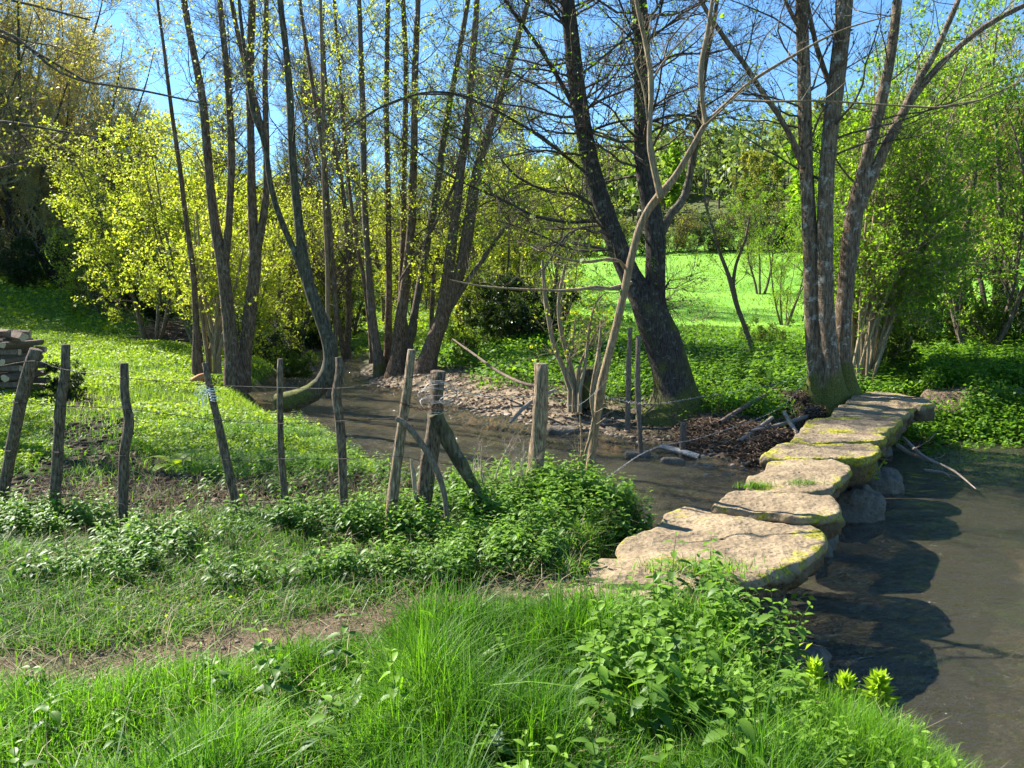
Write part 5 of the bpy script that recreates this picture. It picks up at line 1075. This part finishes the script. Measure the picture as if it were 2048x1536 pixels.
def on_slab(x, y): return inside(x, y, slab_zone)
PXf = lambda x, y: pix(x, np.maximum(y, .3), hgt(x, y))

# lush tall grass in the foreground
def dn(x, y):
    d, near, p, m = base_ok(x, y); s = path_side(x, y)
    lush = sst(0.12, 0.35, s) * (1 - p)
    nett = sst(0.3, 0.8, x + (3.6 - y) * -0.15) * sst(1.35, 1.0, x) * sst(2.3, 2.7, y)
    return lush * near * (d > 0.15) * (~on_slab(x, y)) * (0.35 + 0.65 * fbm(x * 2.5, y * 2.5, 201, 2) ** 0.7) * (1 - 0.72 * nett)
mb = MB()
x, y, z = scatter(210000, -3.4, 2.6, 1.55, 5.2, dn, 0.7)
tuft = fbm(x * 3.2, y * 3.2, 205, 2)
px_, py_ = pix(x, y, z)
hh = (0.06 + 0.34 * tuft ** 1.5) * rng.uniform(0.6, 1.25, len(x)) * (0.7 + 0.5 * sst(-1.6, 0.2, x))
hh *= 1 - 0.5 * sst(0.5, 0.15, path_side(x, y)); hh *= 1 - 0.4 * sst(0.7, 1.0, x)
hh *= 1 - 0.45 * sst(.9, 1.1, x) * sst(2.2, 2.4, y); hh *= 1 - 0.65 * (np.abs(x + .05 * 0 - (-0.052)) < .07) * (y < 2.45) * (y > 1.6)
tf = np.exp(-(((x - 1.38) / 0.28) ** 2 + ((y - 2.62) / 0.32) ** 2)); hh = hh * (1 - tf * .2) + tf * 0.04
blades(mb, np.stack([x, y, z], -1), hh, np.clip(rng.normal(0.45, 0.28, len(x)), 0.02, 1.1), rng.uniform(0.0035, 0.0075, len(x)), 5)
nt_ = 9000; xt = rng.normal(1.36, .2, nt_); yt = rng.normal(2.45, .2, nt_); kt = (stream(xt, yt)[0] > 0.05); xt, yt = xt[kt], yt[kt]
blades(mb, np.stack([xt, yt, hgt(xt, yt)], -1), rng.uniform(.12, .25, len(xt)), np.clip(rng.normal(0.4, 0.2, len(xt)), 0.02, 1.0), rng.uniform(0.0035, 0.006, len(xt)), 5)
# long arching blades
k_ = rng.choice(len(x), 4200, replace=False)
blades(mb, np.stack([x, y, z], -1)[k_], hh[k_] * 1.05, rng.uniform(0.5, 1.6, 4200), rng.uniform(0.008, 0.013, 4200), 6)
k_ = rng.choice(len(x), 900, replace=False)
blades(mb, np.stack([x, y, z], -1)[k_], hh[k_] * 1.7, rng.uniform(0.9, 1.6, 900), rng.uniform(0.005, 0.009, 900), 8)
tag(mb.build('grass', M['grass']), 'lush tall grass in the foreground', 'grass', kind='stuff')
# short trampled grass between trail and fence and on the joints
def dn2(x, y):
    d, near, p, m = base_ok(x, y); s = -path_side(x, y)
    return near * (d > 0.1) * (~on_slab(x, y)) * sst(0.0, 0.12, s + 0.05) * (1 - 0.93 * p) * (1 - 0.93 * m) * (0.3 + 0.7 * sst(0.35, 0.6, fbm(x * 2, y * 2, 215, 3)))
mb = MB()
x, y, z = scatter(330000, -8, 2, 3.0, 10.5, dn2, 0.8)
tf2 = fbm(x * 2.6, y * 2.6, 219, 3)
blades(mb, np.stack([x, y, z], -1), rng.uniform(0.05, 0.13, len(x)) + 0.22 * np.maximum(tf2 - 0.42, 0), np.clip(rng.normal(0.95, 0.45, len(x)), 0.05, 2.0), rng.uniform(0.004, 0.007, len(x)) * (0.7 + y / 10), 3)
x = np.r_[rng.normal(atz(1535, 1001)[0], .08, 260), rng.normal(atz(1618, 988)[0], .08, 300), rng.normal(atz(1395, 1150)[0], .16, 600)]; y = np.r_[rng.normal(atz(1535, 982)[1], .03, 260), rng.normal(atz(1618, 980)[1], .03, 300), rng.normal(atz(1395, 1150)[1], .05, 600)]
blades(mb, np.stack([x, y, np.full(len(x), 0.03)], -1), rng.uniform(0.03, 0.10, len(x)), rng.uniform(0.3, 1, len(x)), rng.uniform(0.004, 0.007, len(x)), 3)
tag(mb.build('meadow_grass', M['grass_mid']), 'short grass around the trail and behind the fence', 'grass', kind='stuff')
# meadow and field tufts
def dn3(x, y):
    d, near, p, m = base_ok(x, y)
    far_ok = (~near) & ((d > 2.6) | (x > 5))
    return (d > 0.15) * (near | far_ok) * (1 - 0.9 * p) * (1 - 0.8 * m) * (0.35 + 0.65 * sst(0.38, 0.6, fbm(x * 0.9, y * 0.9, 225, 3)))
mb = MB()
for (n, y0, y1, h_, w_) in [(150000, 9.5, 17, .13, .009), (150000, 17, 30, .16, .016), (110000, 30, 55, .22, .035), (70000, 55, 85, .3, .07)]:
    xm = 0.72 * y1 + 2; x, y, z = scatter(n, -xm, xm, y0, y1, dn3, 2)
    fld = sst(22, 24.5, y * 0.95 + 0.22 * x)
    blades(mb, np.stack([x, y, z], -1), rng.uniform(0.5, 1.2, len(x)) * h_ * (1 - 0.45 * fld), np.clip(rng.normal(0.5, 0.3, len(x)), 0.02, 1.2), rng.uniform(0.7, 1.3, len(x)) * w_, 3)
tag(mb.build('field_grass', M['grass_short']), 'sunlit grass of meadow and field', 'grass', kind='stuff')
# broad-leaved herbs
def herbs(mb, n, x0, x1, y0, y1, dens, size, hgt_, flat=1.2, m=2, clump=0):
    x, y, z = scatter(n, x0, x1, y0, y1, dens, m)
    N = len(x); p = np.stack([x, y, z + rng.uniform(0.1, 1, N) ** 1.0 * (hgt_ if np.ndim(hgt_) == 0 else 1)], -1)
    leaves(mb, p, rng.normal(0, 1, (N, 3)) * [1, 1, .35], rng.uniform(0.6, 1.3, N) * size, width=0.75, flat=flat, jitter=0.2)
mb = MB()
def dh(x, y):
    d, near, p, m = base_ok(x, y); lum = fbm(x * 0.8, y * 0.8, 235, 3)
    return near * (d > 0.1) * (1 - p) * (1 - 0.99 * m) * (0.04 + 0.96 * sst(0.42, 0.56, lum)) * (y > 6) * np.where(y > 11.5, sst(0.3, 1.6, d), 1)
herbs(mb, 130000, -9, 1, 6, 10, dh, 0.034, 0.12); herbs(mb, 150000, -14, 0, 10, 17, dh, 0.045, 0.17); herbs(mb, 110000, -24, -2, 17, 32, dh, 0.075, 0.18); herbs(mb, 40000, -45, 5, 30, 60, lambda x, y: np.full(x.shape, .8), 0.2, 0.3)
herbs(mb, 45000, -6, 1, 3.2, 6.5, lambda x, y: (path_side(x, y) < -0.05) * sst(0.4, 0.62, fbm(x * 1.7, y * 1.7, 237, 3)) * (1 - masks(x, y)[0]) * (1 - masks(x, y)[1]) * (~on_slab(x, y)) * (stream(x, y)[0] > .1), 0.022, 0.06)
tag(mb.build('meadow_herbs', M['herb']), 'bright yellow-green herbs of the left meadow', 'ground cover', kind='stuff')
mb = MB()
def dh2(x, y):
    d, near, p, m = base_ok(x, y); lum = fbm(x * 0.7, y * 0.7, 245, 3)
    return (~near) * sst(1.0, 2.6, d + (lum - .5) * 2 + (x > 5) * 2.2) * (1 - p) * (0.3 + 0.7 * sst(0.35, 0.55, lum)) * (~on_slab(x, y)) * sst(25, 21, y * 0.95 + 0.22 * x)
herbs(mb, 150000, -5, 13, 10.5, 17, dh2, 0.07, 0.32); herbs(mb, 120000, -8, 20, 17, 26, dh2, 0.10, 0.4); herbs(mb, 60000, -8, 26, 26, 36, dh2, 0.16, 0.4)
def dh3(x, y):
    d, near, p, m = base_ok(x, y); return (x > 5.8) * (~near) * (d > 0.02) * (1 - p)
herbs(mb, 50000, 5.8, 14, 11.5, 15, dh3, 0.06, 0.22)
tag(mb.build('bank_herbs', M['herb_green']), 'green nettles and herbs covering the far bank', 'ground cover', kind='stuff')

# nettle plants: stems with opposite toothed leaves
def nettle_proto(seed, H=0.42, pairs=7, L=0.095, teeth=5):
    r = np.random.default_rng(seed); V = []; F = []; R_a = []
    n0 = 0
    st = MB(); bend = r.normal(0, 0.06, 2)
    def cen(t): return np.array([bend[0] * t * t * H * 2, bend[1] * t * t * H * 2, t * H])
    P = np.array([cen(t) for t in np.linspace(0, 1, 5)]); tubes(st, P, np.full(5, 0.0028) * np.linspace(1, .5, 5), 4, rnd=0.3)
    for k in range(pairs):
        t = 0.25 + 0.75 * k / (pairs - 1); l = L * (1.0 if k < pairs - 2 else (0.65 if k == pairs - 2 else 0.35)) * r.uniform(.85, 1.15)
        for s in range(2):
            a = k * math.pi / 2 + s * math.pi + r.normal(0, .15); out = np.array([math.cos(a), math.sin(a), 0]); tilt = r.uniform(-0.35, 0.25) + (0.5 if k >= pairs - 2 else 0)
            ax = nrm(out + np.array([0, 0, tilt])); sd = nrm(np.cross(ax, [0, 0, 1.0])); nn = np.cross(sd, ax); b = cen(t) + out * l * 0.18
            m = 2 * teeth + 1; rows = []
            for q in range(m):
                u = q / (m - 1); w_ = 0.29 * l * (math.sin(math.pi * min(1, u * 0.9 + 0.12)) ** 0.8) * (1.0 if q % 2 else 0.82); w_ = w_ if q < m - 1 else 0.001
                c = b + ax * l * u - nn * l * 0.30 * u * u; rows.append([c - sd * w_ + nn * w_ * .35, c, c + sd * w_ + nn * w_ * .35])
            W_ = np.array(rows); i = np.arange(m * 3).reshape(m, 3)
            st.add(W_, np.stack([i[:-1, :-1], i[:-1, 1:], i[1:, 1:], i[1:, :-1]], -1).reshape(-1, 4), min(1, 0.05 + 0.9 * t * t * r.uniform(.7, 1.2)))
    return np.concatenate(st.v), np.concatenate(st.f), np.concatenate(st.r)
NP = [nettle_proto(300 + k, H=[.34, .42, .5, .3][k % 4], pairs=[6, 7, 8, 5][k % 4]) for k in range(6)]
def nettles(mb, x, y, z, s):
    for k in range(len(NP)):
        j = np.arange(k, len(x), len(NP)); v, f, r = NP[k]; n = len(j)
        if n == 0: continue
        a = rng.uniform(0, 6.28, n); c, s_ = np.cos(a), np.sin(a); tx = rng.normal(0, 0.13, n); ty = rng.normal(0, 0.13, n)
        X_ = v[None, :, 0] * c[:, None] - v[None, :, 1] * s_[:, None]; Y_ = v[None, :, 0] * s_[:, None] + v[None, :, 1] * c[:, None]; Z_ = np.repeat(v[None, :, 2], n, 0)
        X_ = X_ + Z_ * tx[:, None]; Y_ = Y_ + Z_ * ty[:, None]
        W_ = np.stack([X_, Y_, Z_], -1) * s[j][:, None, None] + np.stack([x[j], y[j], z[j]], -1)[:, None]
        mb.add(W_, (f[None] + (np.arange(n) * len(v))[:, None, None]).reshape(-1, 4), np.clip(r[None] + rng.normal(0, .15, (n, 1)), 0, 1).ravel())
mb = MB()
x, y, z = scatter(2600, -0.6, 1.35, 4.9, 6.6, lambda x, y: 1.0 * np.exp(-(((x - 0.2) / 0.62) ** 2 + ((y - 5.75) / 0.5) ** 2) * 1.1) * (~on_slab(x, y)) * (stream(x, y)[0] > 0.08))
nettles(mb, x, y, z - 0.03, rng.uniform(0.5, 0.8, len(x)))
x, y, z = scatter(5200, -5, 0.3, 4.1, 5.55, lambda x, y: sst(0.42, 0.55, fbm(x * 1.3, y * 1.3, 255, 3) + 0.10 * sst(4.7, 5.1, y)) * (1 - masks(x, y)[0]) * (1 - masks(x, y)[1]) * 0.75 * (1 - .9 * (np.abs(x + 2.3) < .65) * (y > 4.9)))
nettles(mb, x, y, z, rng.uniform(0.3, 0.62, len(x)))
def dnr(x, y):
    d, near = stream(x, y); return near * (d > 0.02) * (~on_slab(x, y)) * sst(0.15, 0.5, x - 0.12 * (y - 3)) * sst(2.25, 2.6, y + 0.2 * x) * sst(4.75, 4.3, y) * (.25 + .75 * sst(.36, .55, fbm(x * 2.3, y * 2.3, 411, 3)))
x, y, z = scatter(2500, 0.0, 2.1, 2.1, 5.2, dnr); nettles(mb, x, y, z - 0.02, rng.uniform(0.3, 0.95, len(x)) * (1 - 0.35 * sst(3.9, 4.5, y)) * (1 - 0.35 * sst(3.4, 2.9, y) * sst(.6, 1, x)))
x, y, z = scatter(1300, -2.4, 1.4, 1.7, 4, lambda x, y: (path_side(x, y) > .3) * 0.05 * np.ones(x.shape)); nettles(mb, x, y, z, rng.uniform(0.5, 0.8, len(x)))
def dnl(x, y): d, near = stream(x, y); return near * (d > 0.05) * (d < 2.2) * 0.35 * (y < 11.5)
x, y, z = scatter(5000, -6.5, 0.2, 6, 14, dnl); nettles(mb, x, y, z, rng.uniform(0.3, 0.6, len(x)))
def dnf(x, y): d, near = stream(x, y); return (~near) * (d > 0.9) * sst(1.2, 3.0, d + (x > 5.5) * 2) * 0.5 * (~on_slab(x, y)) * (1 - masks(x, y)[0])
x, y, z = scatter(6500, -4, 12, 11.5, 20, dnf); nettles(mb, x, y, z, rng.uniform(0.8, 1.5, len(x)))
tag(mb.build('nettles', M['nettle']), 'stinging nettles in dense patches', 'nettles', kind='stuff')

# single plants
def shoot(px, py, Y, hpx, label, name='willowherb', n=30, L=0.10, mat='leaf_spring', lean=0.0, cat='plant', group=None):
    b = at(px, py, Y); H = hpx * Y / FPX; root = thing(name, tuple(b), label, cat, group)
    t = np.linspace(0, 1, 8); P = np.stack([lean * H * t ** 1.5, 0 * t, H * t], -1); P[0, 2] -= 0.08
    mb = MB(); tubes(mb, P, np.linspace(.004, .002, 8), 6); mb.build('stem', M['hazel_stem'], root)
    u = np.linspace(0.18, 1.0, n); a = np.arange(n) * 2.4; pos = np.stack([lean * H * u ** 1.5, 0 * u, H * u], -1)
    ax = np.stack([np.cos(a), np.sin(a), 0.35 + u ** 3 * 1.6], -1); mb = MB()
    s = L * (1.1 - 0.55 * u); leaves(mb, pos, ax, s, width=0.32, flat=0.4, jitter=0.12, rnd=0.4 + 0.6 * u); leaves(mb, pos + [0, 0, .004], ax * [1, 1, .9] + rng.normal(0, .5, ax.shape), s * .8, width=0.32, jitter=0.1, rnd=0.4 + 0.6 * u)
    mb.build('leaves', M[mat], root); return root
G = 'willowherb shoots on the near bank'
shoot(1625, 1430, 2.95, 108, 'tallest bushy willowherb shoot above the bright grass tuft', n=60, group=G)
shoot(1688, 1425, 2.9, 70, 'middle willowherb shoot of the three over the water', n=40, group=G)
shoot(1755, 1420, 2.9, 70, 'rightmost willowherb shoot beside the muddy shallows', n=40, group=G)
shoot(1570, 1330, 3.4, 55, 'short shoot hanging over the dark water', n=12)
def sprig(p0, p1, Y, label, n=9, L=0.06, mat='herb'):
    A = at(*p0, Y); B = at(*p1, Y); root = thing('leafy_sprig', tuple(A), label, 'sprig'); D_ = B - A
    t = np.linspace(0, 1, 8)[:, None]; P = D_ * t + np.array([0, 0, 1]) * (t * (1 - t)) * -0.03
    mb = MB(); tubes(mb, P, np.linspace(.003, .0015, 8), 5); mb.build('stem', M['hazel_stem'], root)
    u = np.linspace(.1, 1, n)[:, None]; ax = nrm(D_) + np.stack([np.zeros(n), rng.normal(0, .5, n), np.where(np.arange(n) % 2, 1.0, -.7)], -1); mb = MB()
    leaves(mb, D_ * u, ax, L, width=0.55, flat=.3, jitter=.2, rnd=.8); mb.build('leaves', M[mat], root)
sprig((1490, 1215), (1615, 1192), 4.6, 'twig with bright leaves reaching out over the dark water', 11, .062)
sprig((1742, 958), (1768, 925), 8.3, 'small lime sprig sprouting from the side of the footbridge', 9, .075)
sprig((1560, 1290), (1610, 1300), 4.0, 'leafy twig beside the dry stalk at the bank', 6, .05)
wire('dry_stalk', [(1465, 1300), (1500, 1285), (1532, 1272)], [4.2, 4.25, 4.3], 'straight dry stalk sticking out of the nettles', barbs=False, r=0.003, mat='cut_pale', group=None)
wire('dry_stalk', [(1545, 1330), (1570, 1295), (1592, 1275)], [4.1, 4.15, 4.2], 'grey dry stalk slanting over the dark water', barbs=False, r=0.003, mat='cut_pale', group=None)
# dandelion clock
b = at(978, 1560, 2.45); top = at(992, 1474, 2.45); root = thing('dandelion', tuple(b), 'dandelion seed head on a bare stalk at the bottom of the grass', 'flower')
mb = MB(); P = cat_rom([np.array([0, 0, -.1]), (top - b) * .5 + [-.004, 0, 0], top - b], 8); tubes(mb, P, np.full(8, .0032), 8); mb.build('stalk', M['hazel_stem'], root)
mb = MB(); c = top - b
n = 150; d = nrm(rng.normal(0, 1, (n, 3)) + [0, 0, .1]); d = d[(d[:, 2] < 0.6)]; n = len(d)
tubes(mb, np.stack([c + d * .004, c + d * .018, c + d * .027], 1), np.full((n, 3), .0005), 3)
for j in range(7): e = nrm(d + rng.normal(0, .45, d.shape)); tubes(mb, np.stack([c + d * .020, c + d * .022 + e * .006], 1), np.full((n, 2), .0006), 3)
mb.build('seed_head', M['white'], root)
mb = MB(); a = np.linspace(0, 1, 5); tubes(mb, np.stack([c + np.array([0, 0, z_]) for z_ in (-.004, 0, .006, .010, .012)]), [.002, .007, .007, .004, .001], 10); mb.build('seed_disc', M['white'], root)
# burdock-like broad leaves on the bare soil
def dock(px, py, Y, n, L, label):
    b = at(px, py, Y); bz = h1(b[0], b[1]); root = thing('dock_plant', (b[0], b[1], bz), label, 'plant')
    mb = MB()
    for k in range(n):
        a = k * 2.4 + rng.uniform(-.3, .3); l = L * rng.uniform(.7, 1.1); out = np.array([math.cos(a), math.sin(a), 0]); sd = np.array([-out[1], out[0], 0]); m = 7; rows = []
        el = rng.uniform(.5, 1.1)
        for q in range(m):
            u = q / (m - 1); w_ = .22 * l * math.sin(math.pi * (u * .93 + .05)) + .002; c = out * l * u * math.cos(el * (1 - u * .6)) + np.array([0, 0, l * (math.sin(el) * u - .45 * u * u) + .02]); rows.append([c - sd * w_ + [0, 0, w_ * .3], c, c + sd * w_ + [0, 0, w_ * .3]])
        i = np.arange(m * 3).reshape(m, 3); mb.add(np.array(rows), np.stack([i[:-1, :-1], i[:-1, 1:], i[1:, 1:], i[1:, :-1]], -1).reshape(-1, 4), rng.uniform(.4, 1))
    mb.build('leaves', M['herb'], root)
dock(352, 925, 7.4, 9, .30, 'broad-leaved dock on the dark soil behind the fence'); dock(430, 900, 7.9, 8, .26, 'smaller dock plant right of the broad-leaved dock'); dock(1215, 1160, 4.65, 8, .13, 'flat leaf rosette on the pale approach stone')
dock(1085, 1500, 2.6, 7, .09, 'light green leaf rosette beside the dandelion seed head')
# red and yellow flecks
for px, py, Y, L, nm_, m_, lb in [(1448, 1168, 4.75, .022, 'fallen_leaf', 'red', 'small red leaf at the foot of the largest slab'), (682, 1078, 4.9, .014, 'dandelion_flower', 'yellow', 'yellow flower low behind the trail under the fence'), (546, 1095, 4.75, .012, 'dandelion_flower', 'yellow', 'tiny yellow flower below the thin pale stake')]:
    c = at(px, py, Y); mb = MB(); n = 14; a = np.linspace(0, 6.28, n); leaves(mb, np.zeros((n, 3)), np.stack([np.cos(a), np.sin(a), 0 * a + .5], -1), L, width=.5, jitter=.15); o = mb.build(nm_, M[m_]); o.location = c; tag(o, lb, 'flower' if m_ == 'yellow' else 'leaf')

# straw and dead blades among the living grass
mb = MB()
x, y, z = scatter(22000, -4, 2.2, 1.7, 6.5, lambda x, y: (stream(x, y)[0] > .1) * (stream(x, y)[1]) * (~on_slab(x, y)) * 0.45)
blades(mb, np.stack([x, y, z], -1), rng.uniform(0.06, 0.24, len(x)), np.clip(rng.normal(1.1, 0.5, len(x)), 0.1, 2.2), rng.uniform(0.003, 0.006, len(x)), 4)
x, y, z = scatter(1500, -5, 1.2, 2.5, 4.6, lambda x, y: masks(x, y)[0] * .9)
a = rng.uniform(0, 6.28, len(x)); dv = np.stack([np.cos(a), np.sin(a), 0 * a], -1) * rng.uniform(.02, .09, len(x))[:, None]; c = np.stack([x, y, z + .006], -1)
tubes(mb, np.stack([c - dv, c + [0, 0, .004], c + dv], 1), np.full((len(x), 3), .0016), 3)
M['straw'] = leaf_mat('straw', (0.16, 0.12, 0.07), (0.48, 0.40, 0.24), 0.25, tcol=(1, 1, .8), rough=.7, spec=.2)
tag(mb.build('straw', M['straw']), 'dead pale straw among the living grass', 'straw', kind='stuff')
mb = MB()
x, y, z = scatter(2600, -5, 1.4, 2.6, 4.6, lambda x, y: masks(x, y)[0] * .55)
pebbles(x, y, z + .002, rng.uniform(.004, .016, len(x)) ** 1.0)
tag(mb.build('path_grit', M['pebble']), 'small stones trodden into the trail', 'grit', kind='stuff')
mb = MB()
x, y, z = scatter(3500, -6, 0, 5.6, 11, lambda x, y: masks(x, y)[1] * .8)
pebbles(x, y, z + .004, rng.uniform(.015, .05, len(x)))
M['clod'] = leaf_mat('soil_clod', (0.03, 0.02, 0.013), (0.13, 0.085, 0.055), 0.0, rough=0.95, spec=.1)
tag(mb.build('soil_clods', M['clod']), 'dark churned clods of soil behind the fence', 'soil', kind='stuff')
